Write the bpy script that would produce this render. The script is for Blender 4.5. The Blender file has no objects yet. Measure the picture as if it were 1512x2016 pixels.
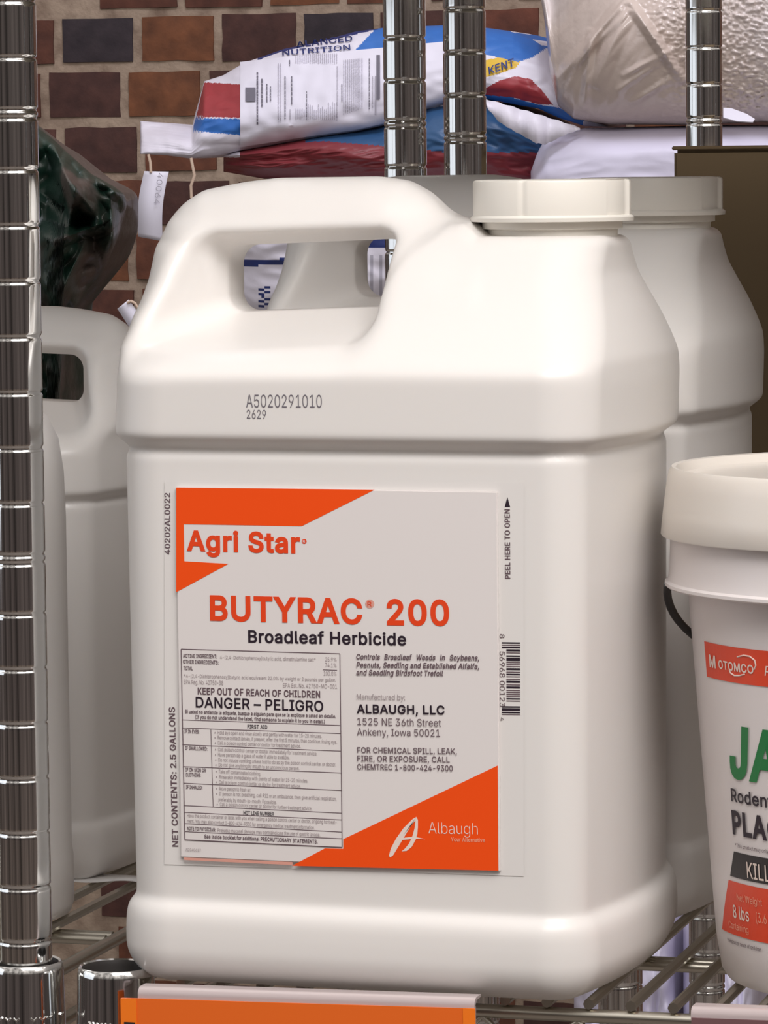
import bpy, bmesh, math, random
import numpy as np
from mathutils import Vector, Matrix, noise
from mathutils.geometry import delaunay_2d_cdt

# ------------------------------------------------------------------ camera
S = bpy.context.scene
FPX, PHI, HOR, ROLL = 8000.0, math.radians(17.6), 330.0, 0.010
CAM = np.array([0.704, -1.684, 0.37])
pit = math.atan((1008 - HOR) / FPX)
_fh = np.array([-math.sin(PHI), math.cos(PHI), 0.0])
_r0 = np.array([math.cos(PHI), math.sin(PHI), 0.0])
_z = np.array([0.0, 0.0, 1.0])
FWD = _fh * math.cos(pit) - _z * math.sin(pit)
_u0 = _fh * math.sin(pit) + _z * math.cos(pit)
RGT = _r0 * math.cos(ROLL) - _u0 * math.sin(ROLL)
UPV = _u0 * math.cos(ROLL) + _r0 * math.sin(ROLL)
cd = bpy.data.cameras.new('camera')
cam = bpy.data.objects.new('camera', cd)
S.collection.objects.link(cam)
cd.sensor_fit = 'AUTO'
cd.sensor_width = 36.0
cd.lens = FPX / 2016 * 36
cd.clip_start = 0.05
cd.clip_end = 60
m = Matrix(((RGT[0], UPV[0], -FWD[0], CAM[0]), (RGT[1], UPV[1], -FWD[1], CAM[1]),
            (RGT[2], UPV[2], -FWD[2], CAM[2]), (0, 0, 0, 1)))
cam.matrix_world = m
S.camera = cam

# ------------------------------------------------------------------ world, lights, exposure
S.view_settings.view_transform = 'Standard'
S.view_settings.look = 'None'
S.view_settings.gamma = 1.0
S.view_settings.use_curve_mapping = False
S.view_settings.exposure = 0.0

w = bpy.data.worlds.new('room_light')
S.world = w
w.use_nodes = True
nt = w.node_tree
nt.nodes.clear()
tc = nt.nodes.new('ShaderNodeTexCoord')
sx = nt.nodes.new('ShaderNodeSeparateXYZ')
cr = nt.nodes.new('ShaderNodeValToRGB')
bg = nt.nodes.new('ShaderNodeBackground')
wo = nt.nodes.new('ShaderNodeOutputWorld')
mr = nt.nodes.new('ShaderNodeMapRange')
mr.inputs['From Min'].default_value = -1
mr.inputs['From Max'].default_value = 1
nt.links.new(tc.outputs['Generated'], sx.inputs[0])
nt.links.new(sx.outputs['Z'], mr.inputs['Value'])
nt.links.new(mr.outputs['Result'], cr.inputs['Fac'])
vm = nt.nodes.new('ShaderNodeVectorMath'); vm.operation = 'MULTIPLY'; vm.inputs[1].default_value = (1, 1, 0.04)
nzw = nt.nodes.new('ShaderNodeTexNoise'); nzw.inputs['Scale'].default_value = 3.2; nzw.inputs['Detail'].default_value = 5; nzw.inputs['Roughness'].default_value = 0.7
mw = nt.nodes.new('ShaderNodeMapRange')
mw.inputs['From Min'].default_value = 0.36; mw.inputs['From Max'].default_value = 0.66; mw.inputs['To Min'].default_value = 0.25; mw.inputs['To Max'].default_value = 2.6
vs_ = nt.nodes.new('ShaderNodeVectorMath'); vs_.operation = 'SCALE'
nt.links.new(tc.outputs['Generated'], vm.inputs[0])
nt.links.new(vm.outputs[0], nzw.inputs['Vector'])
nt.links.new(nzw.outputs['Fac'], mw.inputs['Value'])
nt.links.new(cr.outputs['Color'], vs_.inputs[0])
nt.links.new(mw.outputs['Result'], vs_.inputs['Scale'])
nt.links.new(vs_.outputs[0], bg.inputs['Color'])
nt.links.new(bg.outputs[0], wo.inputs['Surface'])
e = cr.color_ramp.elements
e[0].position = 0.0; e[0].color = (0.38, 0.28, 0.20, 1)
e[1].position = 1.0; e[1].color = (0.62, 0.58, 0.55, 1)
a = e.new(0.44); a.color = (0.055, 0.043, 0.040, 1)
a = e.new(0.57); a.color = (0.060, 0.050, 0.046, 1)
a = e.new(0.72); a.color = (0.50, 0.46, 0.43, 1)
bg.inputs['Strength'].default_value = 0.85

def area(name, loc, target, sx_, sy_, power, col):
    d = bpy.data.lights.new(name, 'AREA')
    d.shape = 'RECTANGLE'
    d.size, d.size_y, d.energy, d.color = sx_, sy_, power, col
    o = bpy.data.objects.new(name, d)
    S.collection.objects.link(o)
    o.location = loc
    v = Vector(target) - Vector(loc)
    o.rotation_euler = v.to_track_quat('-Z', 'Y').to_euler()
    return o

area('ceiling_light', (0.95, -1.25, 1.80), (0.16, 0.10, 0.2), 1.5, 1.0, 47, (1.0, 0.966, 0.950))
area('side_fill_light', (2.3, -0.9, 1.75), (0.25, 0.1, 0.15), 1.2, 1.0, 9, (1.0, 0.94, 0.90))  # added fill from the right, not a known fixture
area('window_light', (-2.1, -0.35, 0.60), (0.1, 0.2, 0.35), 2.5, 1.2, 10, (0.86, 0.92, 1.0))
area('aisle_light', (-0.2, 1.45, 2.3), (-0.55, 2.7, 0.3), 1.2, 0.7, 26, (0.88, 0.88, 1.0))

# ------------------------------------------------------------------ helpers
def at(x, y, Y):
    """world point on the vertical plane of depth Y behind photo pixel (x, y)"""
    d = FWD + RGT * ((x - 756) / FPX) - UPV * ((y - 1008) / FPX)
    t = (Y - CAM[1]) / d[1]
    return CAM + d * t

def px_per_m(p):
    return FPX / float((np.asarray(p) - CAM) @ FWD)

class MB:
    def __init__(self):
        self.v, self.f, self.m = [], [], []
    def add(self, verts, faces, mat=0):
        b = len(self.v)
        self.v.extend([tuple(map(float, q)) for q in verts])
        for f in faces:
            self.f.append([i + b for i in f])
        self.m.extend(mat if isinstance(mat, (list, tuple)) else [mat] * len(faces))
    def tube(self, pts, r, n=10, mat=0, caps=True):
        pts = [Vector(p) for p in pts]
        vs, fs = [], []
        t0 = (pts[1] - pts[0]).normalized()
        ref = Vector((0, 0, 1)) if abs(t0.z) < 0.9 else Vector((1, 0, 0))
        nrm = (ref - t0 * ref.dot(t0)).normalized()
        for i, p in enumerate(pts):
            t = (pts[min(i + 1, len(pts) - 1)] - pts[max(i - 1, 0)]).normalized()
            nrm = (nrm - t * nrm.dot(t)).normalized()
            bi = t.cross(nrm)
            for k in range(n):
                a_ = 2 * math.pi * k / n
                vs.append(p + (nrm * math.cos(a_) + bi * math.sin(a_)) * r)
        for i in range(len(pts) - 1):
            for k in range(n):
                fs.append([i * n + k, i * n + (k + 1) % n, (i + 1) * n + (k + 1) % n, (i + 1) * n + k])
        if caps:
            fs.append(list(range(n))[::-1])
            fs.append([(len(pts) - 1) * n + k for k in range(n)])
        self.add(vs, fs, mat)
    def lathe(self, prof, c=(0, 0, 0), n=48, mat=0, close=True):
        vs, fs = [], []
        for (r, z) in prof:
            for k in range(n):
                a_ = 2 * math.pi * k / n
                vs.append((c[0] + r * math.cos(a_), c[1] + r * math.sin(a_), c[2] + z))
        for i in range(len(prof) - 1):
            for k in range(n):
                fs.append([i * n + k, i * n + (k + 1) % n, (i + 1) * n + (k + 1) % n, (i + 1) * n + k])
        if close:
            fs.append(list(range(n))[::-1])
            fs.append([(len(prof) - 1) * n + k for k in range(n)])
        self.add(vs, fs, mat)
    def box(self, lo, hi, mat=0, bev=0.0):
        bm = bmesh.new()
        bmesh.ops.create_cube(bm, size=1.0)
        for v in bm.verts:
            v.co = Vector([(lo[i] + hi[i]) / 2 + v.co[i] * (hi[i] - lo[i]) for i in range(3)])
        if bev > 0:
            bmesh.ops.bevel(bm, geom=bm.edges[:] + bm.verts[:], offset=bev, segments=2, affect='EDGES')
        bm.verts.index_update()
        self.add([v.co[:] for v in bm.verts], [[v.index for v in f.verts] for f in bm.faces], mat)
        bm.free()
    def build(self, name, mats, parent=None, smooth=True, angle=40):
        me = bpy.data.meshes.new(name)
        me.from_pydata(self.v, [], self.f)
        for mt in (mats if isinstance(mats, (list, tuple)) else [mats]):
            me.materials.append(mt)
        if self.m:
            me.polygons.foreach_set('material_index', self.m)
        me.polygons.foreach_set('use_smooth', [smooth] * len(me.polygons))
        me.update()
        if smooth and angle:
            me.set_sharp_from_angle(angle=math.radians(angle))
        o = bpy.data.objects.new(name, me)
        S.collection.objects.link(o)
        if parent:
            o.parent = parent
        return o

def tag(o, label=None, cat=None, group=None, kind=None):
    if label: o['label'] = label
    if cat: o['category'] = cat
    if group: o['group'] = group
    if kind: o['kind'] = kind
    return o

def thing(name, loc, label, cat, group=None, rz=0.0, scale=1.0):
    o = bpy.data.objects.new(name, None)
    o.empty_display_size = 0.05
    S.collection.objects.link(o)
    o.location = loc
    o.rotation_euler = (0, 0, rz)
    o.scale = (scale,) * 3
    return tag(o, label, cat, group)

def copy_tree(o, parent=None):
    c = o.copy()
    S.collection.objects.link(c)
    c.parent = parent
    for ch in list(o.children):
        copy_tree(ch, c)
    return c

def mat(name, col, rough=0.5, metal=0.0, sss=0.0, trans=0.0, spec=None, bump=None, noise_col=None, coat=0.0, alpha=1.0):
    mt = bpy.data.materials.new(name)
    mt.use_nodes = True
    n = mt.node_tree
    b = n.nodes['Principled BSDF']
    b.inputs['Base Color'].default_value = (*col, 1)
    b.inputs['Roughness'].default_value = rough
    b.inputs['Metallic'].default_value = metal
    if spec is not None: b.inputs['Specular IOR Level'].default_value = spec
    if coat: b.inputs['Coat Weight'].default_value = coat
    if sss:
        b.inputs['Subsurface Weight'].default_value = sss
        b.inputs['Subsurface Radius'].default_value = (1.0, 0.85, 0.7)
        b.inputs['Subsurface Scale'].default_value = 0.006
    if trans: b.inputs['Transmission Weight'].default_value = trans
    if alpha < 1: b.inputs['Alpha'].default_value = alpha
    if noise_col or bump:
        t = n.nodes.new('ShaderNodeTexCoord')
    if noise_col:                       # (other colour, scale, low, high)
        nz = n.nodes.new('ShaderNodeTexNoise')
        nz.inputs['Scale'].default_value = noise_col[1]
        nz.inputs['Detail'].default_value = 6
        rp = n.nodes.new('ShaderNodeValToRGB')
        rp.color_ramp.elements[0].position = noise_col[2]
        rp.color_ramp.elements[1].position = noise_col[3]
        rp.color_ramp.elements[0].color = (*col, 1)
        rp.color_ramp.elements[1].color = (*noise_col[0], 1)
        n.links.new(t.outputs['Object'], nz.inputs['Vector'])
        n.links.new(nz.outputs['Fac'], rp.inputs['Fac'])
        n.links.new(rp.outputs['Color'], b.inputs['Base Color'])
    if bump:                            # (scale, strength, distance)
        nb = n.nodes.new('ShaderNodeTexNoise')
        nb.inputs['Scale'].default_value = bump[0]
        nb.inputs['Detail'].default_value = 5
        bp = n.nodes.new('ShaderNodeBump')
        bp.inputs['Strength'].default_value = bump[1]
        bp.inputs['Distance'].default_value = bump[2]
        n.links.new(t.outputs['Object'], nb.inputs['Vector'])
        n.links.new(nb.outputs['Fac'], bp.inputs['Height'])
        n.links.new(bp.outputs['Normal'], b.inputs['Normal'])
    return mt

M = dict(
    hdpe=mat('white_plastic', (0.80, 0.772, 0.745), 0.33, sss=0.12, spec=0.45),
    cap=mat('cap_plastic', (0.80, 0.765, 0.70), 0.40, sss=0.10),
    chrome=mat('chrome', (0.80, 0.80, 0.79), 0.09, metal=1.0),
    wire=mat('wire_plating', (0.56, 0.53, 0.46), 0.30, metal=1.0),
    film=mat('label_film', (0.785, 0.757, 0.733), 0.33),
    paper=mat('label_paper', (0.78, 0.735, 0.72), 0.38),
    orange=mat('label_orange', (0.93, 0.080, 0.003), 0.42),
    headline=mat('label_red_orange', (0.80, 0.060, 0.010), 0.42),
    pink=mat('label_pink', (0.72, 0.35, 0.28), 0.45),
    ink=mat('ink_black', (0.022, 0.012, 0.022), 0.45),
    soft=mat('ink_grey', (0.13, 0.085, 0.10), 0.5),
    pale=mat('ink_pale', (0.33, 0.27, 0.28), 0.5),
    white=mat('label_white', (0.86, 0.72, 0.64), 0.45),
    salmon=mat('label_salmon', (0.85, 0.42, 0.28), 0.45),
    dot=mat('coder_ink', (0.16, 0.145, 0.17), 0.5),
    pail=mat('pail_plastic', (0.80, 0.745, 0.735), 0.33, sss=0.12),
    lid=mat('lid_plastic', (0.80, 0.745, 0.68), 0.28, sss=0.15),
    shade_sheet=mat('shade_sheet_grey', (0.30, 0.28, 0.26), 0.6),
    bore=mat('shaded_bore', (0.035, 0.03, 0.028), 0.5),  # dark tone painted in for the shade inside the sleeves
    dark=mat('dark_wire', (0.03, 0.028, 0.03), 0.35),
    green=mat('label_green', (0.012, 0.20, 0.050), 0.4),
    black=mat('label_black', (0.022, 0.017, 0.018), 0.4),
    red=mat('label_red', (0.80, 0.065, 0.018), 0.4),
    gap_shade=mat('shaded_gap', (0.03, 0.02, 0.05), 0.6),
)

# outlines of a plain grotesque alphabet: character, advance | contour | contour ...  (capitals are 509 high)
GLYPHS = r"""
%676|175,283 146,286 121,297 101,314 86,335 78,360 75,388 75,412 78,440 87,464 101,486 121,503 146,513 175,517 206,513 230,503 250,486 264,464 273,440 276,412 276,388 273,360 264,335 250,314 230,297 205,286|175,327 198,332 212,346 221,365 223,388 223,412 221,435 213,454 198,468 175,473 153,468 138,454 130,435 127,412 127,388 130,365 138,346 153,332|501,-10 471,-6 446,5 426,21 412,43 403,68 400,95 400,120 403,147 412,172 427,194 447,210 471,221 501,225 531,221 556,210 576,194 590,172 598,147 601,120 601,95 598,68 589,43 575,21 555,5 531,-6|501,35 523,39 538,53 546,73 549,95 549,120 546,142 538,162 524,176 501,180 479,176 464,162 456,142 453,120 453,95 455,73 464,53 479,39|132,0 482,509 540,509 191,0
(273|89,207 92,264 101,324 114,384 132,441 153,494 177,539 236,539 191,428 161,313 154,258 151,207 160,115 188,16 236,-96 177,-96 150,-46 128,4 111,55 99,106 92,156
)273|37,-96 86,18 113,116 122,207 119,258 112,313 82,428 37,539 97,539 121,494 142,441 159,384 173,323 181,264 184,207 182,156 174,104 161,53 144,3 123,-47 97,-96
*453|201,223 206,331 114,272 89,315 186,365 89,415 114,459 206,400 201,509 250,509 246,400 337,459 362,415 266,365 362,315 337,272 246,331 250,223
,187|38,-119 68,71 137,71 84,-119
-453|337,244 337,188 114,188 114,244
.187|95,-4 78,-1 63,9 53,24 50,41 53,59 63,73 78,83 95,87 113,83 128,73 138,59 141,41 138,24 128,9 113,-1
/249|235,533 71,-76 14,-76 178,533
0453|227,-7 174,1 130,24 95,62 69,113 57,155 50,202 48,254 50,306 57,353 69,395 95,447 130,484 174,508 227,516 279,508 323,484 358,447 384,395 396,353 403,306 405,254 403,202 396,155 384,113 359,62 323,24 279,1|227,50 261,56 290,74 313,103 330,144 340,194 344,254 340,314 330,365 313,405 290,435 261,453 227,460 192,453 163,435 140,405 123,365 113,314 109,254 113,194 123,144 140,103 163,74 192,56
1453|76,0 76,55 391,55 391,0|276,509 276,0 212,0 212,448 209,448 86,358 86,427 198,509
2453|64,0 64,47 234,229 282,282 311,327 318,348 320,371 317,397 308,419 293,436 273,449 250,457 224,460 196,457 172,447 153,433 139,413 130,390 127,362 66,362 71,405 86,442 111,473 143,496 182,511 225,516 268,511 306,497 337,474 361,445 376,411 381,372 378,345 371,318 357,290 336,259 267,180 153,60 153,57 389,57 389,0
3453|218,-7 173,-3 133,10 98,30 70,57 52,91 44,132 109,132 115,107 126,87 144,71 165,59 191,52 219,50 248,53 275,61 297,74 315,93 325,116 329,145 326,172 316,196 299,217 275,234 242,244 201,248 157,248 157,299 288,448 288,452 70,452 70,509 372,509 372,461 211,278 211,289 264,288 308,276 344,253 371,222 387,186 393,145 387,103 370,66 344,36 309,12 266,-2
4453|40,105 40,158 247,509 311,509 109,166 109,163 413,163 413,105|282,0 282,121 282,146 282,318 343,318 343,0
5453|221,-7 178,-2 140,11 108,32 83,60 66,93 60,130 122,130 127,108 138,89 154,73 173,60 196,52 221,50 250,53 276,64 298,82 314,104 324,131 328,162 324,193 314,221 297,244 275,262 248,273 218,277 167,268 145,258 128,246 67,253 96,509 366,509 366,452 151,452 134,301 136,301 155,315 178,325 203,331 229,334 263,330 294,321 321,306 345,285 364,260 379,231 388,199 391,163 385,117 369,76 343,41 309,15 268,-1
6453|226,-7 182,-1 142,15 109,40 84,74 69,115 64,162 68,199 80,239 102,285 137,340 252,509 322,509 151,261 145,261 165,288 196,307 235,314 278,309 316,295 346,271 370,240 384,201 389,157 384,112 368,73 343,39 310,14 271,-2|226,48 254,52 279,63 299,79 314,101 324,128 327,157 324,187 314,213 299,235 279,251 254,262 226,265 198,262 174,252 153,235 138,214 128,188 125,158 128,128 138,102 153,79 174,63 198,52
7453|97,0 323,448 323,452 62,452 62,509 391,509 391,449 165,0
8453|226,-7 178,-2 136,11 101,33 74,62 57,96 52,135 55,166 65,195 81,220 101,241 125,256 153,265 153,267 119,282 93,308 76,342 70,380 75,417 90,450 114,477 146,498 184,511 226,516 269,511 306,498 337,477 361,450 377,417 382,380 376,342 359,308 333,282 300,267 300,265 327,256 351,241 372,220 387,195 397,166 401,135 395,96 378,62 352,33 317,11 275,-2|226,49 258,52 285,60 307,74 323,91 333,113 337,139 333,165 322,189 305,208 283,223 256,232 226,235 196,232 169,223 147,208 130,189 119,165 115,139 119,113 129,91 145,74 167,60 195,52|226,290 252,292 274,300 293,313 307,330 316,351 319,376 316,399 308,420 294,437 275,449 252,457 226,460 200,457 177,449 159,437 145,420 136,399 133,376 136,351 145,330 159,313 178,300 201,292
9453|226,516 271,510 310,494 343,468 368,434 384,393 389,347 385,309 373,270 350,224 315,168 200,0 130,0 301,248 307,248 287,221 257,202 218,195 175,199 137,214 106,237 83,269 68,307 64,352 69,397 85,436 110,469 143,494 182,510|226,460 199,457 174,446 154,429 138,407 129,381 125,352 129,322 138,295 154,274 174,257 199,247 226,243 254,247 279,257 299,273 314,295 324,321 327,350 324,381 314,407 299,429 279,446 254,457
:187|95,-4 78,-1 63,9 53,24 50,41 53,59 63,73 78,83 95,87 113,83 128,73 138,59 141,41 138,24 128,9 113,-1|95,271 78,274 63,284 53,299 50,316 53,334 63,349 78,359 95,362 113,359 128,349 138,334 141,316 138,299 128,284 113,274
A479|16,0 201,509 276,509 463,0 395,0 287,302 264,372 232,478 245,478 213,371 191,302 85,0|110,142 110,199 370,199 370,142
B456|60,0 60,509 241,509 289,504 329,491 359,469 381,442 394,410 398,374 395,344 387,320 373,301 356,286 315,267 315,262 339,257 363,245 385,227 402,203 414,173 418,136 413,100 400,67 377,39 344,18 301,4 247,0|125,57 245,57 296,63 330,80 349,105 355,137 352,161 342,184 327,203 306,218 279,228 248,231 125,231|125,285 238,285 265,288 288,296 308,309 323,326 333,348 336,372 330,403 313,429 283,446 240,452 125,452
C510|267,-7 205,1 150,25 104,63 70,115 53,157 44,203 40,254 44,305 53,352 70,393 104,445 150,484 205,508 267,516 305,513 340,504 373,490 402,471 427,447 448,418 463,385 473,348 408,348 401,373 389,395 357,428 315,449 267,456 223,450 184,432 150,403 125,364 109,314 103,254 109,194 125,145 151,105 184,76 223,59 267,53 315,60 357,81 389,114 408,160 473,160 463,124 448,91 428,62 402,38 373,19 341,5 305,-4
D502|219,0 96,0 96,57 215,57 272,63 318,81 354,110 379,149 394,198 399,255 394,312 379,361 354,399 320,428 275,446 221,452 93,452 93,509 225,509 273,505 315,495 353,478 399,441 433,391 449,351 458,306 462,255 458,205 449,159 433,119 398,68 351,31 312,14 268,3|125,509 125,0 60,0 60,509
E418|60,0 60,509 372,509 372,452 125,452 125,286 355,286 355,229 125,229 125,57 375,57 375,0
F410|60,0 60,509 369,509 369,452 125,452 125,278 346,278 346,221 125,221 125,0
G520|269,-7 205,1 149,25 104,64 69,116 53,157 43,203 40,254 43,305 53,352 69,393 103,445 149,484 203,508 265,516 304,513 340,504 374,489 403,469 429,445 449,416 465,384 474,349 408,349 387,393 356,427 315,448 265,456 222,450 183,432 150,404 125,364 109,314 103,254 109,194 125,145 151,105 184,76 224,59 269,53 309,57 345,71 374,93 396,123 410,160 415,202 434,199 283,199 283,256 478,256 478,200 471,141 451,91 419,50 377,19 326,0
H517|60,0 60,509 125,509 125,289 392,289 392,509 457,509 457,0 392,0 392,232 125,232 125,0
I300|31,0 31,57 118,57 118,452 31,452 31,509 269,509 269,452 183,452 183,57 269,57 269,0
J396|185,-7 124,3 75,33 44,81 33,145 33,173 98,173 98,145 104,104 122,74 149,56 185,50 220,56 248,74 266,104 272,145 272,509 336,509 336,145 326,81 294,33 246,3
K466|104,145 104,216 139,261 174,303 212,344 364,509 448,509 231,276 228,276|60,0 60,509 125,509 125,334 124,225 125,193 125,0|372,0 188,259 228,309 449,0
L393|60,0 60,509 125,509 125,57 361,57 361,0
M628|60,0 60,509 152,509 277,187 287,159 299,123 311,84 322,49 307,49 318,83 330,121 342,158 352,187 476,509 568,509 568,0 504,0 504,291 504,327 505,369 506,413 507,457 513,457 498,409 482,363 467,322 456,291 342,0 286,0 170,291 159,321 145,361 129,408 112,457 119,457 120,416 121,372 122,328 122,291 122,0
N523|60,0 60,509 136,509 343,183 363,151 388,107 414,55 405,54 401,108 399,157 399,195 399,509 463,509 463,0 387,0 202,290 177,331 148,381 108,452 119,454 122,384 124,328 125,291 125,0
O533|267,-7 205,1 150,25 105,63 70,115 53,157 44,203 40,254 44,305 53,352 70,393 105,445 150,484 205,508 267,516 329,508 384,484 429,445 464,393 480,352 490,305 493,254 490,203 480,157 464,115 429,63 384,25 329,1|267,53 310,59 349,76 383,105 408,144 425,194 430,254 425,314 408,365 383,404 349,433 310,450 267,456 223,450 184,433 151,404 125,364 109,314 103,254 109,194 125,144 151,105 184,76 223,59
P444|60,0 60,509 235,509 289,503 332,487 366,462 390,430 404,391 409,348 404,304 390,265 366,233 332,207 289,191 235,186 109,186 109,242 233,242 269,246 297,256 318,272 333,294 342,319 344,348 342,376 333,402 318,423 297,439 268,449 232,452 125,452 125,0
Q533|245,159 313,159 369,85 384,65 468,-48 401,-48 346,27 331,46|267,-7 205,1 150,25 105,63 70,115 53,157 44,203 40,254 44,305 53,352 70,393 105,445 150,484 205,508 267,516 329,508 384,484 429,445 464,393 480,352 490,305 493,254 490,203 480,157 464,115 429,63 384,25 329,1|267,53 310,59 349,76 383,105 408,144 425,194 430,254 425,314 408,365 383,404 349,433 310,450 267,456 223,450 184,433 151,404 125,364 109,314 103,254 109,194 125,144 151,105 184,76 223,59
R449|60,0 60,509 236,509 290,504 333,489 367,465 390,433 405,395 409,352 405,309 390,271 367,240 333,217 289,203 236,198 96,198 96,255 234,255 269,258 298,267 319,281 334,300 342,324 345,352 342,380 334,405 319,425 298,440 269,449 233,452 125,452 125,0|353,0 230,229 303,229 428,0
S446|224,-9 172,-4 128,9 91,31 64,60 46,96 38,137 104,137 110,110 123,88 142,71 166,59 194,52 224,49 257,52 286,60 311,74 329,92 341,114 346,139 342,161 332,179 316,193 296,205 245,222 184,239 128,260 86,289 60,326 52,372 58,413 75,448 102,476 138,498 180,511 227,516 275,511 316,498 351,476 377,449 394,415 401,378 337,378 326,412 302,437 267,453 225,459 194,456 167,448 145,435 129,418 118,398 115,376 119,352 131,334 148,319 169,308 212,293 264,279 312,264 359,238 379,220 395,198 405,171 408,139 403,99 386,64 360,34 323,11 278,-4
T448|32,452 32,509 417,509 417,452 257,452 257,0 193,0 193,452
U517|259,-8 203,-2 154,15 114,43 85,80 66,124 60,173 60,509 124,509 124,178 128,144 141,113 160,87 187,68 220,56 259,52 298,56 331,68 357,87 377,113 389,144 393,178 393,509 457,509 457,173 451,124 433,80 403,43 363,15 315,-2
V479|204,0 16,509 84,509 192,206 215,137 248,31 235,31 267,138 290,206 395,509 463,509 278,0
W686|155,0 16,509 82,509 163,196 175,145 187,94 197,40 189,40 200,94 211,145 224,196 306,509 380,509 462,196 474,145 486,94 497,40 488,40 499,94 510,145 523,196 603,509 670,509 530,0 455,0 368,323 351,391 336,475 350,475 335,395 318,323 230,0
X474|18,0 217,284 217,236 29,509 104,509 178,400 204,361 223,329 243,292 232,292 252,329 272,361 298,400 374,509 446,509 259,239 259,287 456,0 382,0 292,129 268,165 250,195 230,231 244,231 225,196 206,166 182,129 91,0
Y472|203,0 203,208 16,509 91,509 192,344 222,292 250,230 224,230 251,293 280,344 381,509 455,509 268,208 268,0
Z438|42,0 42,46 273,385 306,431 341,476 348,454 285,452 223,452 40,452 40,509 397,509 397,462 169,129 134,81 97,33 90,54 152,57 214,57 399,57 399,0
a389|160,-9 126,-5 94,5 68,22 48,45 35,73 30,108 34,138 43,161 58,179 78,193 125,211 178,220 234,227 265,235 273,243 276,255 276,257 273,279 267,297 256,311 240,322 220,329 196,331 171,329 149,322 118,301 100,274 41,291 57,322 79,346 104,364 133,375 163,382 194,384 239,379 286,360 306,343 322,320 333,290 337,251 337,0 277,0 277,52 272,52 252,25 215,1 190,-6|170,45 202,49 228,59 248,74 263,93 272,115 276,138 276,190 259,182 231,176 200,171 175,168 134,159 117,150 103,139 95,124 92,105 94,87 102,72 114,61 130,52
b424|229,-8 198,-5 172,4 138,31 118,59 112,59 112,0 53,0 53,509 114,509 114,319 118,319 137,346 171,373 197,381 229,384 274,378 313,361 345,332 370,293 385,245 390,189 385,133 370,84 346,45 313,16 274,-2|220,47 253,51 279,66 301,88 316,117 325,151 328,189 325,227 316,261 301,290 280,311 253,325 220,330 188,325 161,312 140,291 125,263 116,229 113,189 116,150 125,115 140,86 162,65 188,51
c395|207,-8 159,-2 117,16 82,46 56,85 40,133 34,187 40,243 56,291 82,330 117,360 159,378 207,384 260,377 305,356 340,322 362,277 303,262 290,289 270,311 242,325 207,330 173,325 145,310 124,287 108,258 99,224 96,187 99,151 108,117 124,89 145,66 173,51 207,46 243,52 271,66 292,89 304,117 363,102 354,78 341,56 306,21 261,-1
d424|195,-8 151,-2 111,16 79,45 55,84 39,133 34,189 39,245 55,293 79,332 112,361 151,378 196,384 228,381 253,373 287,346 306,319 311,319 311,509 372,509 372,0 313,0 313,59 307,59 287,31 252,4 227,-5|205,47 236,51 263,65 284,86 299,115 309,150 312,189 309,229 300,263 284,291 263,312 237,325 205,330 172,325 145,311 124,290 108,261 99,227 96,189 99,151 109,117 124,88 145,66 172,51
e404|212,-8 161,-2 117,16 82,46 56,85 40,132 34,187 39,242 55,290 81,329 115,359 157,378 205,384 236,382 266,374 294,361 319,341 341,315 357,282 368,242 371,194 371,169 75,169 75,221 338,221 310,202 307,237 298,269 283,294 263,314 237,326 205,330 173,326 146,313 125,294 109,270 99,241 96,211 96,178 100,139 110,106 128,80 151,61 179,50 212,46 254,53 285,73 306,105 365,91 353,63 335,39 311,19 283,4 249,-5
f253|228,379 228,327 6,327 6,379|81,0 81,432 84,461 96,486 113,505 135,519 161,527 187,530 222,527 243,521 227,468 215,472 195,474 171,470 154,460 145,443 142,419 142,0
g425|207,-151 168,-148 134,-140 105,-127 82,-110 64,-91 51,-69 101,-41 122,-66 154,-88 178,-95 207,-97 249,-92 282,-75 304,-47 311,-6 311,68 306,68 287,41 252,16 227,8 195,5 152,10 113,27 80,53 55,90 39,136 34,191 39,246 55,293 80,332 112,361 152,378 196,384 228,382 253,373 288,346 308,319 313,319 313,379 372,379 372,-9 367,-54 350,-90 324,-117 291,-136 251,-147|205,59 237,63 264,75 285,95 300,121 309,154 312,193 309,231 300,264 285,291 264,312 237,325 205,330 172,325 145,312 124,290 109,262 99,229 96,193 99,155 109,123 124,96 145,76 172,63
h410|114,227 114,0 53,0 53,509 114,509 114,287 102,287 124,332 152,362 187,379 227,384 264,380 295,369 321,349 341,321 353,285 357,240 357,0 296,0 296,235 290,275 273,304 246,323 210,329 184,326 161,317 141,303 126,283 117,257
i166|53,0 53,379 114,379 114,0|84,443 67,446 54,455 44,468 41,483 44,499 54,512 67,521 84,524 100,521 114,512 123,499 126,483 123,468 114,455 100,446
j166|53,379 114,379 114,-30 111,-63 102,-90 86,-113 65,-129 37,-139 4,-143 -10,-143 -10,-87 2,-87 25,-83 40,-72 50,-54 53,-29|83,443 67,446 53,455 44,468 41,483 44,499 53,512 67,521 83,524 100,521 114,512 123,499 126,483 123,468 114,455 100,446
k380|110,137 110,212 121,212 284,379 360,379 184,199 177,199|53,0 53,509 114,509 114,0|294,0 148,186 191,229 372,0
l189|139,-2 101,3 74,20 58,47 53,84 53,509 114,509 114,99 115,77 120,62 130,54 146,52 160,53 170,54 181,3 162,-1
m609|53,0 53,379 112,379 112,295 108,295 118,323 132,346 151,363 172,376 195,384 219,386 257,380 287,361 309,331 321,295 312,295 322,321 337,343 357,361 381,375 407,383 437,386 468,383 497,372 522,354 541,328 553,296 557,255 557,0 496,0 496,254 490,289 473,313 447,326 419,330 395,328 374,320 358,307 345,290 338,270 335,247 335,0 274,0 274,260 269,288 253,311 229,326 199,330 178,328 158,320 140,307 126,289 117,266 114,238 114,0
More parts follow.
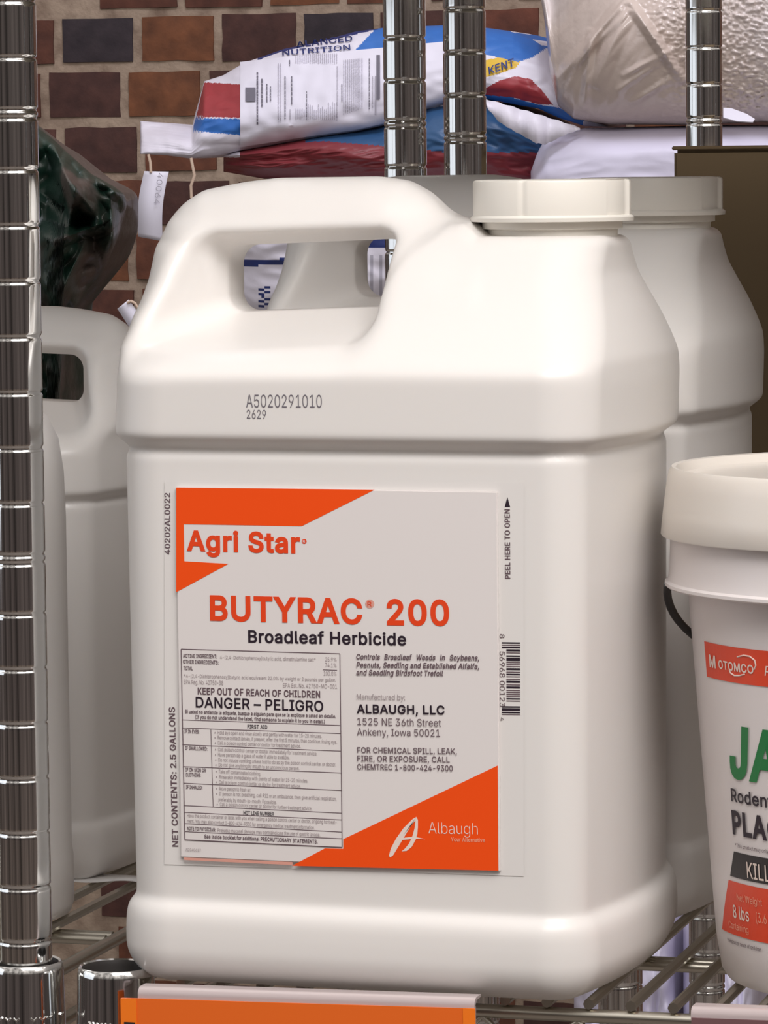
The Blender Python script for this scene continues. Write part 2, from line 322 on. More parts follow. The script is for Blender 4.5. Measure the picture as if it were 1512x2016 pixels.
n409|114,227 114,0 53,0 53,379 112,379 112,287 102,287 124,332 152,362 187,379 227,384 264,380 295,369 321,349 341,321 353,285 357,240 357,0 296,0 296,235 290,275 273,304 246,323 210,329 184,326 161,317 141,303 126,283 117,257
o415|207,-8 159,-2 117,16 82,46 56,85 40,133 34,187 40,243 56,291 82,330 117,360 159,378 207,384 256,378 299,360 333,330 359,291 376,243 381,187 376,133 359,85 333,46 299,16 256,-2|207,46 242,51 270,66 292,89 307,117 316,151 319,187 316,224 307,258 292,287 270,310 242,325 207,330 173,325 145,310 124,287 108,258 99,224 96,187 99,151 108,117 124,89 145,66 173,51
p424|53,-143 53,379 112,379 112,319 118,319 137,346 171,373 197,381 229,384 274,378 313,361 345,332 370,293 385,245 390,189 385,133 370,84 346,45 313,16 274,-2 229,-8 198,-5 173,4 138,31 118,59 114,59 114,-143|220,47 253,51 279,66 301,88 316,117 325,151 328,189 325,227 316,261 301,290 280,311 253,325 220,330 188,325 161,312 140,291 125,263 116,229 113,189 116,150 125,115 140,86 162,65 188,51
q424|372,-143 311,-143 311,59 306,59 287,31 252,4 227,-5 195,-8 151,-2 111,16 79,45 55,84 39,133 34,189 39,245 55,293 79,332 112,361 151,378 196,384 228,381 253,373 287,346 307,319 313,319 313,379 372,379|205,47 236,51 263,65 284,86 299,115 309,150 312,189 309,229 300,263 284,291 263,312 237,325 205,330 172,325 145,311 124,290 108,261 99,227 96,189 99,151 109,117 124,88 145,66 172,51
r259|53,0 53,379 112,379 112,321 115,321 130,347 152,367 181,380 213,385 229,384 243,384 243,322 230,324 207,326 182,323 159,315 140,301 126,284 117,262 114,237 114,0
s365|182,-8 145,-5 112,3 84,18 62,38 45,63 36,94 94,107 105,79 124,60 150,49 181,45 217,50 244,62 262,81 268,103 265,121 254,136 237,147 212,155 149,170 104,186 72,208 53,237 47,274 51,305 65,332 87,354 115,370 149,381 187,384 223,381 254,372 279,358 299,339 314,316 324,290 268,277 258,298 243,316 219,328 187,333 156,329 131,317 114,299 109,277 112,258 124,243 144,232 172,223 229,209 275,194 306,171 325,142 331,107 326,75 312,47 290,24 260,6 223,-5
t227|204,379 204,327 6,327 6,379|65,471 126,471 126,98 128,76 136,61 150,53 170,50 185,51 202,54 213,2 192,-3 168,-4 125,2 92,21 72,52 65,93
u410|182,-5 146,-1 115,11 89,31 69,59 57,95 53,139 53,379 114,379 114,144 119,105 137,75 164,56 200,50 226,53 249,62 268,77 283,97 293,122 296,153 296,379 357,379 357,0 298,0 298,92 307,92 286,47 257,17 222,0
v389|163,0 17,379 84,379 165,155 187,87 206,21 184,21 203,87 224,155 305,379 371,379 226,0
w567|138,0 23,379 87,379 133,214 154,137 175,41 165,41 186,135 206,214 252,379 316,379 362,214 382,136 402,41 391,41 413,135 434,214 480,379 545,379 429,0 368,0 319,172 305,225 291,280 277,338 291,338 277,280 263,225 248,172 199,0
x378|21,0 171,218 171,171 29,379 100,379 147,306 179,253 207,206 175,206 202,253 233,306 282,379 352,379 209,169 209,214 358,0 287,0 231,85 200,136 173,182 205,182 178,136 148,85 91,0
y389|47,-139 61,-86 71,-87 104,-89 118,-84 130,-74 141,-58 151,-36 163,-1 17,379 84,379 165,155 187,87 206,21 184,21 202,87 224,155 305,379 371,379 204,-58 177,-107 159,-124 139,-136 117,-143 91,-145 65,-143
z380|42,0 42,46 254,320 254,323 48,323 48,379 333,379 333,331 126,60 126,56 339,56 339,0
–349|350,244 350,188 0,188 0,244
•388|194,93 166,96 139,107 117,124 100,147 89,173 85,202 89,231 100,257 117,279 139,296 166,307 194,311 223,307 249,296 272,279 289,257 300,231 304,202 300,173 289,147 272,124 249,107 223,96
"""
CAPU = 509.0
_gl = {' ': (187, [])}
for ln in GLYPHS.strip().split('\n'):
    parts = ln[1:].split('|')
    _gl[ln[0]] = (int(parts[0]), [np.array([[int(v) for v in p_.split(',')] for p_ in c_.split(' ')], float) for c_ in parts[1:]])

def swell(c, off):
    """push an outline outwards by off (mitred)"""
    if not off: return c
    d = np.roll(c, -1, 0) - c
    d /= np.linalg.norm(d, axis=1)[:, None]
    n_ = np.stack([-d[:, 1], d[:, 0]], 1)
    np_ = np.roll(n_, 1, 0)
    mv = n_ + np_
    k = 2 / np.maximum((mv ** 2).sum(1), 0.8)
    return c + mv * (off * k)[:, None]

_geo = {}
def glyph_geo(ch, off):
    if (ch, off) not in _geo:
        cs = [swell(c, off) for c in _gl[ch][1]]
        if not cs:
            _geo[(ch, off)] = (np.zeros((0, 2)), [])
        else:
            # constrained triangulation of all contours, keeping what a non-zero winding fill would keep
            pts, edg = [], []
            for c in cs:
                b_ = len(pts)
                pts += [Vector((p_[0], p_[1])) for p_ in c]
                edg += [(b_ + k, b_ + (k + 1) % len(c)) for k in range(len(c))]
            ov, _, of = delaunay_2d_cdt(pts, edg, [], 0, 0.01)[:3]
            V = [[v.x, v.y] for v in ov]
            Fc = []
            for t in of:
                cx_ = sum(V[k][0] for k in t) / len(t); cy_ = sum(V[k][1] for k in t) / len(t)
                wn = 0
                for c in cs:
                    d0 = np.roll(c, -1, 0)
                    up_ = (c[:, 1] <= cy_) & (d0[:, 1] > cy_); dn_ = (c[:, 1] > cy_) & (d0[:, 1] <= cy_)
                    side = (d0[:, 0] - c[:, 0]) * (cy_ - c[:, 1]) - (cx_ - c[:, 0]) * (d0[:, 1] - c[:, 1])
                    wn += int(np.sum(up_ & (side > 0))) - int(np.sum(dn_ & (side < 0)))
                if wn == 0: continue
                a_, b2, c2 = V[t[0]], V[t[1]], V[t[2]]
                cr_ = (b2[0] - a_[0]) * (c2[1] - a_[1]) - (b2[1] - a_[1]) * (c2[0] - a_[0])
                if abs(cr_) < 1e-6: continue
                Fc.append(list(t) if cr_ > 0 else list(t)[::-1])
            _geo[(ch, off)] = (np.array(V), Fc)
    return _geo[(ch, off)]

def inpoly(x, y, P):
    r = False
    for i in range(len(P)):
        x1, y1 = P[i]; x2, y2 = P[i - 1]
        if (y1 > y) != (y2 > y) and x < (x2 - x1) * (y - y1) / (y2 - y1) + x1: r = not r
    return r

def text2d(s, p0, p1, cap, bold=0.0, shear=0.0, aspect=None, spacing=1.0):
    """glyphs as 2-D points between baseline ends p0 and p1, capitals cap high"""
    off = max(-12.0, bold * 1000)
    V, Fc, x = [], [], 0.0
    for ch in s:
        g_, f_ = glyph_geo(ch, off)
        b_ = len(V)
        for v in g_: V.append((v[0] + x + v[1] * shear, v[1] + off))
        Fc += [[k + b_ for k in t] for t in f_]
        x += (_gl[ch][0] + off * 1.3) * spacing
    vs = np.array(V)
    p0, p1 = np.array(p0, float), np.array(p1, float)
    d = p1 - p0
    L = np.linalg.norm(d)
    d = d / L
    up = np.array([-d[1], d[0]])
    sy = cap / (CAPU + 2 * off)
    x0, x1 = vs[:, 0].min(), vs[:, 0].max()
    sx_ = L / (x1 - x0) if aspect is None else sy * aspect
    q = p0 + np.outer((vs[:, 0] - x0) * sx_, d) + np.outer(vs[:, 1] * sy, up)
    return q, Fc

# ------------------------------------------------------------------ setting: brick wall and floor
WALL_Y = 3.18
random.seed(11)
def brick_mat():
    mt = bpy.data.materials.new('old_brick')
    mt.use_nodes = True
    n = mt.node_tree
    b = n.nodes['Principled BSDF']
    b.inputs['Roughness'].default_value = 0.85
    rp = n.nodes.new('ShaderNodeValToRGB')
    cols = [(0.0, (0.115, 0.042, 0.028)), (0.2, (0.155, 0.056, 0.032)), (0.4, (0.080, 0.034, 0.029)), (0.55, (0.185, 0.070, 0.032)),
            (0.72, (0.098, 0.042, 0.035)), (0.86, (0.140, 0.047, 0.030)), (0.94, (0.040, 0.030, 0.038))]
    el = rp.color_ramp.elements
    rp.color_ramp.interpolation = 'CONSTANT'
    el[0].position, el[0].color = 0.0, (*cols[0][1], 1)
    el[1].position, el[1].color = cols[1][0], (*cols[1][1], 1)
    for p_, c_ in cols[2:]:
        q = el.new(p_); q.color = (*c_, 1)
    t = n.nodes.new('ShaderNodeTexCoord')
    nz = n.nodes.new('ShaderNodeTexNoise')
    nz.inputs['Scale'].default_value = 38
    nz.inputs['Detail'].default_value = 8
    mx = n.nodes.new('ShaderNodeMix')
    mx.data_type = 'RGBA'; mx.blend_type = 'MULTIPLY'
    mx.inputs['Factor'].default_value = 0.75
    r2 = n.nodes.new('ShaderNodeValToRGB')
    r2.color_ramp.elements[0].position = 0.3; r2.color_ramp.elements[0].color = (0.5, 0.48, 0.5, 1)
    r2.color_ramp.elements[1].position = 0.7; r2.color_ramp.elements[1].color = (1.25, 1.2, 1.1, 1)
    at_ = n.nodes.new('ShaderNodeAttribute')
    at_.attribute_name = 'tone'
    n.links.new(at_.outputs['Fac'], rp.inputs['Fac'])
    n.links.new(t.outputs['Object'], nz.inputs['Vector'])
    n.links.new(nz.outputs['Fac'], r2.inputs['Fac'])
    n.links.new(rp.outputs['Color'], mx.inputs['A'])
    n.links.new(r2.outputs['Color'], mx.inputs['B'])
    n.links.new(mx.outputs['Result'], b.inputs['Base Color'])
    bp = n.nodes.new('ShaderNodeBump')
    bp.inputs['Strength'].default_value = 0.6
    bp.inputs['Distance'].default_value = 0.004
    n.links.new(nz.outputs['Fac'], bp.inputs['Height'])
    n.links.new(bp.outputs['Normal'], b.inputs['Normal'])
    return mt
M['brick'] = brick_mat()
M['mortar'] = mat('lime_mortar', (0.40, 0.305, 0.23), 0.95, noise_col=((0.24, 0.17, 0.125), 34, 0.42, 0.70), bump=(60, 0.9, 0.004))

wall = MB()
tones = []
TONE = {(0, 212): .97, (0, 370): .6, (0, 532): .45, (0, 690): .97, (-1, 165): .45, (-1, 320): .6, (-2, 165): .45, (-2, 260): .45, (-3, 270): .3, (-4, 330): .25, (-5, 160): .1, (-5, 330): .3}
row_h = 0.0690
z0 = at(300, 132, WALL_Y)[2]
phase = {0: 0.045, 1: 0.05, -1: 0.0}
for r in range(-20, 22):
    zb = z0 + r * row_h
    joint_px = {0: 139, -1: 240, -2: 300, -3: 350, -4: 262, -5: 245}.get(r)
    xj = at(joint_px, 300, WALL_Y)[0] if joint_px else random.uniform(0, 0.1)
    x = xj - 0.109 * 12
    while x < 1.9:
        wd = 0.109 if joint_px and abs(x - xj) < 0.25 else random.uniform(0.100, 0.118)
        if random.random() < 0.06 and not (joint_px and abs(x - xj) < 0.3): wd *= 1.9
        gp = random.uniform(0.0052, 0.0072)
        dz = random.uniform(-0.0012, 0.0012)
        dy = random.uniform(-0.001, 0.001)
        bm = bmesh.new()
        bmesh.ops.create_cube(bm, size=1.0)
        bmesh.ops.subdivide_edges(bm, edges=bm.edges[:], cuts=3, use_grid_fill=True)
        lo = (x + gp, WALL_Y + dy, zb + gp + dz); hi = (x + wd - gp, WALL_Y + 0.05, zb + row_h - gp + dz)
        for v in bm.verts:
            c = v.co
            # rounded worn arrises
            ex, ez = abs(c.x) * 2, abs(c.z) * 2
            yy = -0.5 if c.y < -0.4 else c.y
            p_ = Vector([(lo[i] + hi[i]) / 2 + (c.x, yy, c.z)[i] * (hi[i] - lo[i]) for i in range(3)])
            nn = noise.noise_vector(p_ * 50)
            p_.x += nn.x * 0.0017; p_.z += nn.z * 0.0015
            if c.y < -0.4:
                p_.y += 0.0016 if (ex > 0.99 or ez > 0.99) else nn.y * 0.0006
            v.co = p_
        bm.verts.index_update()
        xc = 756 + FPX * float((np.array([x + wd / 2, WALL_Y, zb]) - CAM) @ RGT) / float((np.array([x + wd / 2, WALL_Y, zb]) - CAM) @ FWD)
        tn = random.random()
        for (rr_, xx_), v_ in TONE.items():
            if rr_ == r and abs(xx_ - xc) < 70: tn = v_ + .01
        tones += [tn] * len(bm.faces)
        wall.add([v.co[:] for v in bm.verts], [[v.index for v in f.verts] for f in bm.faces], 0)
        bm.free()
        x += wd
# mortar bed: a rough sheet a few millimetres behind the brick faces
nx, nz_ = 260, 180
vs = []
for j in range(nz_ + 1):
    for i in range(nx + 1):
        X = -2.8 + 4.7 * i / nx; Z = -1.05 + 3.1 * j / nz_
        vs.append((X, WALL_Y + 0.0042 + 0.0030 * noise.noise(Vector((X * 22, 0, Z * 22))), Z))
fs = [[j * (nx + 1) + i, j * (nx + 1) + i + 1, (j + 1) * (nx + 1) + i + 1, (j + 1) * (nx + 1) + i] for j in range(nz_) for i in range(nx)]
wall.add(vs, fs, 1)
wb = tag(wall.build('wall_back', [M['brick'], M['mortar']]), kind='structure')
ta = wb.data.attributes.new('tone', 'FLOAT', 'FACE')
ta.data.foreach_set('value', tones + [0.0] * (len(wb.data.polygons) - len(tones)))

fl = MB()
fl.add([(-3, -3, -1.0), (3, -3, -1.0), (3, 3.3, -1.0), (-3, 3.3, -1.0)], [[0, 1, 2, 3]])
tag(fl.build('floor', mat('concrete', (0.20, 0.17, 0.15), 0.6, noise_col=((0.13, 0.11, 0.10), 3, 0.35, 0.7)), smooth=False), kind='structure')

# ------------------------------------------------------------------ chrome wire shelving
IN = 0.0254
def post_mesh(mb, x, y, z0_, z1_, zref=0.0):
    """tubular post, ringed with a groove every inch and a double groove every eighth"""
    R_ = 0.0127
    prof = [(R_, z0_)]
    k = math.ceil((z0_ - zref) / IN)
    while zref + k * IN < z1_ - 0.002:
        zg = zref + k * IN
        if k % 8 == 0: prof.append((R_, zg - 0.0045))
        for zz in ([zg - 0.0019, zg + 0.0019] if k % 8 == 0 else [zg]):
            prof += [(R_, zz - 0.0026), (R_, zz - 0.0016), (R_ - 0.00012, zz - 0.0010), (R_ - 0.0009, zz), (R_ - 0.00012, zz + 0.0010), (R_, zz + 0.0016), (R_, zz + 0.0026)] if k % 8 else \
                    [(R_, zz - 0.0017), (R_ - 0.00012, zz - 0.0009), (R_ - 0.0009, zz), (R_ - 0.00012, zz + 0.0009), (R_, zz + 0.0017)]
        if k % 8 == 0: prof.append((R_, zg + 0.0045))
        k += 1
    prof += [(R_, z1_ - 0.002), (R_ - 0.002, z1_)]
    mb.lathe(prof, (x, y, 0), 40)

def rot2(p, a_, c):
    x, y = p[0] - c[0], p[1] - c[1]
    return (c[0] + x * math.cos(a_) - y * math.sin(a_), c[1] + x * math.sin(a_) + y * math.cos(a_))

def unit(label, corner, width, depth, yaw, posts, deck_zs, pitch_=0.0192, sleeves=True, zref=0.0, name='wire_shelving_unit', shade_sheet=None):
    """corner: front-left (or front-right when width < 0) corner of the deck; posts: list of (x, y, z0, z1)"""
    root = thing(name, (corner[0], corner[1], -1.0), label, 'shelving')
    L = lambda x, y, z: (*rot2((corner[0] + x, corner[1] + y), yaw, corner), z)
    off = Vector((corner[0], corner[1], -1.0))
    def loc(p): return Vector(p) - off
    for (px_, py_, a_, b_) in posts:
        mb = MB()
        post_mesh(mb, px_ - off.x, py_ - off.y, a_ + 1.0, b_ + 1.0, zref + 1.0)
        mb.build('post', M['chrome'], root, angle=None)
    sgn = 1 if width > 0 else -1
    W_ = abs(width)
    for dz in deck_zs:
        deck = MB()
        n = int((W_ - 0.03) / pitch_)
        for i in range(n):
            x = sgn * (0.022 + pitch_ * (i + 0.5))
            zf = dz - 0.0025
            deck.tube([loc(L(x, -0.0025, zf)), loc(L(x, depth * 0.5, zf)), loc(L(x, depth + .0025, zf))], 0.0025, 8)
        dk = deck.build('wire_deck', M['wire'], root)
        def rail(nm, pts, r=0.0032, par=root):
            q = MB(); q.tube([loc(L(*p)) for p in pts], r, 12)
            return q.build(nm, M['wire'], par)
        for yy in (0.0, depth):
            rail('edge_rail', [(sgn * 0.012, yy, dz - 0.0082), (sgn * (W_ - 0.012), yy, dz - 0.0082)])
            rail('edge_rail', [(sgn * 0.012, yy, dz - 0.033), (sgn * (W_ - 0.012), yy, dz - 0.033)])
            zig = []
            k = 0
            x = 0.02
            while x < W_ - 0.02:
                zig.append((sgn * x, yy, dz - 0.0105 if k % 2 else dz - 0.031)); x += 0.022; k += 1
            rail('truss_wire', zig, 0.0018)
        for xx in (0.0, W_):
            rail('side_rail', [(sgn * xx, 0.012, dz - 0.0082), (sgn * xx, depth - 0.012, dz - 0.0082)])
            rail('side_rail', [(sgn * xx, 0.012, dz - 0.033), (sgn * xx, depth - 0.012, dz - 0.033)])
        for yy in (0.118, depth * 0.5, depth - 0.118):
            rail('support_wire', [(sgn * 0.004, yy, dz - 0.0082), (sgn * (W_ - 0.004), yy, dz - 0.0082)], 0.0026)
            rail('support_wire', [(sgn * 0.004, yy + 0.010, dz - 0.0082), (sgn * (W_ - 0.004), yy + 0.010, dz - 0.0082)], 0.0026)
        if shade_sheet == dz:  # added opaque sheet above the view, there to shade the rear jugs
            q = MB()
            c4 = [L(sgn * 0.006, 0.006, dz), L(sgn * (W_ - 0.006), 0.006, dz), L(sgn * (W_ - 0.006), depth - 0.006, dz), L(sgn * 0.006, depth - 0.006, dz)]
            lo_ = [loc(p) for p in c4]; hi_ = [p + Vector((0, 0, .002)) for p in lo_]
            q.add(lo_ + hi_, [[3, 2, 1, 0], [4, 5, 6, 7]] + [[k, (k + 1) % 4, 4 + (k + 1) % 4, 4 + k] for k in range(4)])
            q.build('unseen_shade_sheet', M['shade_sheet'], root, smooth=False)
        if sleeves:
            for (px_, py_, a_, b_) in posts:
                if a_ < dz - 0.02:
                    q = MB()
                    zt = dz + 0.005
                    prof = [(0.0131, zt - 0.05), (0.0190, zt - 0.05), (0.0178, zt - 0.004), (0.0173, zt - 0.0006), (0.0166, zt), (0.0156, zt - 0.0006), (0.0148, zt - 0.003), (0.0145, zt - 0.048), (0.0131, zt - 0.05)]
                    q.lathe(prof[:6], (px_ - off.x, py_ - off.y, 1.0), 48, close=False)
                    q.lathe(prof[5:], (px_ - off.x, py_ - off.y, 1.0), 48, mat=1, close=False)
                    # embossed maker's marks worn to short raised strokes
                    random.seed(5)
                    for row, (zz, hh) in enumerate(((zt - 0.0235, 0.0018), (zt - 0.030, 0.0026))):
                        for c_ in range(9):
                            th = math.radians(-108 + 13 * c_) + random.uniform(-.03, .03)
                            if row == 0 and c_ % 4 == 3: continue
                            rr = 0.0186
                            cx_, cy_ = px_ - off.x + rr * math.cos(th), py_ - off.y + rr * math.sin(th)
                            tx, ty = -math.sin(th), math.cos(th)
                            l_ = 0.0015
                            q.tube([(cx_ - tx * l_, cy_ - ty * l_, 1 + zz), (cx_, cy_, 1 + zz - hh * random.uniform(.2, .8)), (cx_ + tx * l_, cy_ + ty * l_, 1 + zz)], 0.0005, 6)
                    q.build('corner_sleeve', [M['chrome'], M['bore']], root, angle=50)
    return root

YAW = math.radians(1.5)
FR = 0.042
pl = at(33.5, 1000, FR - 0.002)[0]
sl = at(228, 1920, FR - 0.002)[0]
zr = at(36, 1098, FR - 0.002)[2]           # height of the double groove
rearA = at(797, 170, 0.640)[0]
rearB = at(915, 170, 0.646)[0]
third = at(1386, 150, 1.09)[0]
unit('chrome wire shelving whose front post stands at the left edge, under the small jugs', (pl, FR), -0.9, 0.60, YAW,
     [(pl, FR - 0.002, -1.0, 0.75), (rearA, 0.640, -1.0, 0.75), (pl - 0.9, FR - 0.02, -1.0, 0.75), (rearA - 0.9, 0.62, -1.0, 0.75)], [0.0, -0.55, 0.54], zref=zr, shade_sheet=0.54)
unit('chrome wire shelving with an open corner sleeve, under the big orange-labelled jug and the pail', (sl, FR), 0.9, 0.60, YAW,
     [(sl, FR - 0.002, -1.0, -0.03), (rearB, 0.646, -1.0, 0.75), (sl + 0.9, FR + 0.02, -1.0, 0.75), (rearB + 0.9, 0.66, -1.0, 0.75)], [0.0, 0.54], zref=zr - 0.009, shade_sheet=0.54)
unit('chrome wire shelving behind the jugs, its post rising behind the brown cardboard box', (third, 0.700), 0.9, 0.39, 0.0,
     [(third, 1.09, -1.0, 0.75), (third + 0.9, 1.09, -1.0, 0.75), (third + 0.9, 0.705, -1.0, 0.55), (third + 0.03, 0.72, -1.0, -0.02)], [0.0], zref=zr + 0.004)
unit('chrome wire shelving on the left behind the small jugs, holding the dark green bag', (third - 0.06, 0.700), -0.9, 0.39, 0.0,
     [(third - 0.93, 1.09, -1.0, 0.6), (third - 0.93, 0.72, -1.0, 0.6), (third - 0.06, 1.09, -1.0, 0.0), (third - 0.06, 0.72, -1.0, 0.0)], [0.0], zref=zr)

# far rack against the brick wall
unit('long wire rack against the brick wall under the stacked feed bags', (-1.55, 2.45), 2.3, 0.50, 0.0,
     [(-1.55, 2.45, -1.0, 0.30), (0.75, 2.45, -1.0, 1.0), (-1.55, 2.95, -1.0, 0.30), (0.75, 2.95, -1.0, 1.0)], [0.105, -0.75], pitch_=0.03)

# ------------------------------------------------------------------ jug body: a level-set surface
def rmax(a_, b_, r):
    return np.minimum(np.maximum(a_ + r, b_ + r), 0) - r + np.sqrt(np.maximum(a_ + r, 0) ** 2 + np.maximum(b_ + r, 0) ** 2)
def smax(a_, b_, k):
    h = np.clip(0.5 + 0.5 * (a_ - b_) / k, 0, 1)
    return b_ * (1 - h) + a_ * h + k * h * (1 - h)
def sstep(e0, e1, x):
    t = np.clip((x - e0) / (e1 - e0), 0, 1)
    return t * t * (3 - 2 * t)

# front outline: left side up over the hand grip, then the filler block on the right
RL = [.024, .024, .034, .038, .036, .026, .0235]
RR = [.020, .020, .020, .021, .023, .024, .0235]
BOW = .0130
OUT_L = [(0.2760, -0.1197), (0.2830, -0.1198), (0.2900, -0.1210), (0.2970, -0.1188), (0.3030, -0.1182), (0.3100, -0.1160), (0.3200, -0.1148), (0.3280, -0.1148), (0.3350, -0.1150), (0.3420, -0.1116), (0.3490, -0.1081), (0.3550, -0.1023), (0.3605, -0.0932), (0.3640, -0.0735), (0.3658, -0.0565)]
OUT_R = [(0.2740, 0.1246), (0.2850, 0.1241), (0.2940, 0.1209), (0.3040, 0.1166), (0.3130, 0.1121), (0.3220, 0.1081), (0.3320, 0.1067), (0.3440, 0.1074)]
def outline(grip):
    P = [(-.1215, .240), (-.1195, .02), (-.1195, -.1)]
    if grip: P += [(.092, -.1), (.092, .3345), (.049, .3350), (.041, .3425), (.033, .346), (.025, .3500), (.016, .3585), (.006, .3640), (-.008, .3660)]
    else: P += [(.1225, -.1), (.1225, .02), (.1236, .240)] + [(x, z) for z, x in OUT_R] + [(OUT_R[-1][1], .45), (-.1, .45)]
    L = OUT_L if grip else [q for q in OUT_L if q[0] < .325]
    return P + [(x, z) for z, x in L[::-1]]
def poly_sdf(px_, pz_, P):
    d = np.full(px_.shape, 1e9)
    s = np.ones(px_.shape)
    n = len(P)
    for i in range(n):
        ax, az = P[i]; bx, bz = P[i - 1]
        ex, ez = bx - ax, bz - az
        wx, wz = px_ - ax, pz_ - az
        t = np.clip((wx * ex + wz * ez) / (ex * ex + ez * ez), 0, 1)
        d = np.minimum(d, (wx - ex * t) ** 2 + (wz - ez * t) ** 2)
        c1 = pz_ >= az; c2 = pz_ < bz; c3 = ex * wz > ez * wx
        flip = (c1 & c2 & c3) | (~c1 & ~c2 & ~c3)
        s = np.where(flip, -s, s)
    return s * np.sqrt(d)

VOX = 0.0014
def jug_mesh():
    xs = np.arange(-.130, .131, VOX); ys = np.arange(-.100, .1005, VOX); zs = np.arange(-.006, .376, VOX)
    X2, Z2 = np.meshgrid(xs, zs, indexing='ij')
    ker = np.exp(-0.5 * (np.arange(-3, 4) / 1.3) ** 2); ker /= ker.sum()
    def soft_poly(P):
        q = poly_sdf(X2, Z2, P)
        for ax in (0, 1):
            pad = np.pad(q, [(3, 3) if i == ax else (0, 0) for i in range(2)], mode='edge')
            q = sum(ker[k] * np.take(pad, np.arange(k, k + q.shape[ax]), axis=ax) for k in range(7))
        return q[:, None, :]
    zf = np.arange(-.02, .40, .0005)
    b = np.interp(zf, [0, .2795, .337, .347, .366, .40], [.0925, .0925, .0400, .0280, .0255, .0255])
    kk = np.exp(-0.5 * (np.arange(-14, 15) / 5.0) ** 2); kk /= kk.sum()
    b = np.convolve(np.pad(b, 14, mode='edge'), kk, 'valid')
    bz = np.interp(zs, zf, b)
    rzl = np.minimum(np.interp(zs, [0, .274, .298, .318, .337, .345, .366], RL), bz - .001)
    rzr = np.minimum(np.interp(zs, [0, .270, .290, .310, .330, .345, .366], RR), bz - .001)
    side = sstep(-.03, .03, xs)[:, None]
    rz = (rzl[None, :] * (1 - side) + rzr[None, :] * side)[:, None, :]
    # waist: base bulge, recessed label zone, groove under the top band
    inset = np.interp(zs, [-1, .023, .030, .0340, .0365, .0385, .2422, .2428, .2440, .2492, .2500, 1], [0, 0, .0005, .0015, .0030, .0056, .0056, .0072, .0086, .0010, 0, 0])
    inset = np.convolve(np.pad(inset, 2, mode='edge'), [.05, .2, .5, .2, .05], 'valid')
    Ya = np.abs(ys)[None, :, None]
    slope = Ya - bz[None, None, :]
    # the side walls bow outwards, so the four corners sit further in than the middle of each side
    bow = BOW * (Ya / .0925) ** 2
    grip = rmax(soft_poly(outline(True)) + bow, slope, rz)
    block = rmax(soft_poly(outline(False)) + bow, slope, rz)
    top = np.interp(xs, [.000, .0200, .0330, .0400, .0450, .0490], [.300, .332, .3440, .3445, .3415, .3385])
    block = rmax(block, zs[None, None, :] - top[:, None, None], .0055)
    kf = np.maximum(1e-5, .008 * (sstep(-.005, .012, xs) * (1 - sstep(.052, .062, xs)))[:, None, None] * sstep(.300, .325, zs)[None, None, :])
    F = -smax(-grip, -block, kf) + inset[None, None, :]
    Z3 = zs[None, None, :]
    F = rmax(F, -Z3 + 0 * F, 0.018)
    # hand hole with dished mouth
    fl_ = np.maximum(Ya - .011, 0)
    x0 = -.0791 - .50 * fl_; x1 = .0092 + .01 * fl_
    zb = .3050 - .25 * fl_; zt = .3360 + .30 * fl_
    cx, hx = (x0 + x1) / 2, (x1 - x0) / 2
    cz, hz = (zb + zt) / 2, (zt - zb) / 2
    X3 = xs[:, None, None]
    shear = (X3 - cx) * 0.035
    rr = .009 + .06 * fl_
    dx = np.abs(X3 - cx) - hx + rr
    dz = np.abs(Z3 - cz - shear) - hz + rr
    H = np.minimum(np.maximum(dx, dz), 0) + np.sqrt(np.maximum(dx, 0) ** 2 + np.maximum(dz, 0) ** 2) - rr
    F = smax(F, -H, .0105)
    return surface_nets(F, xs, ys, zs)

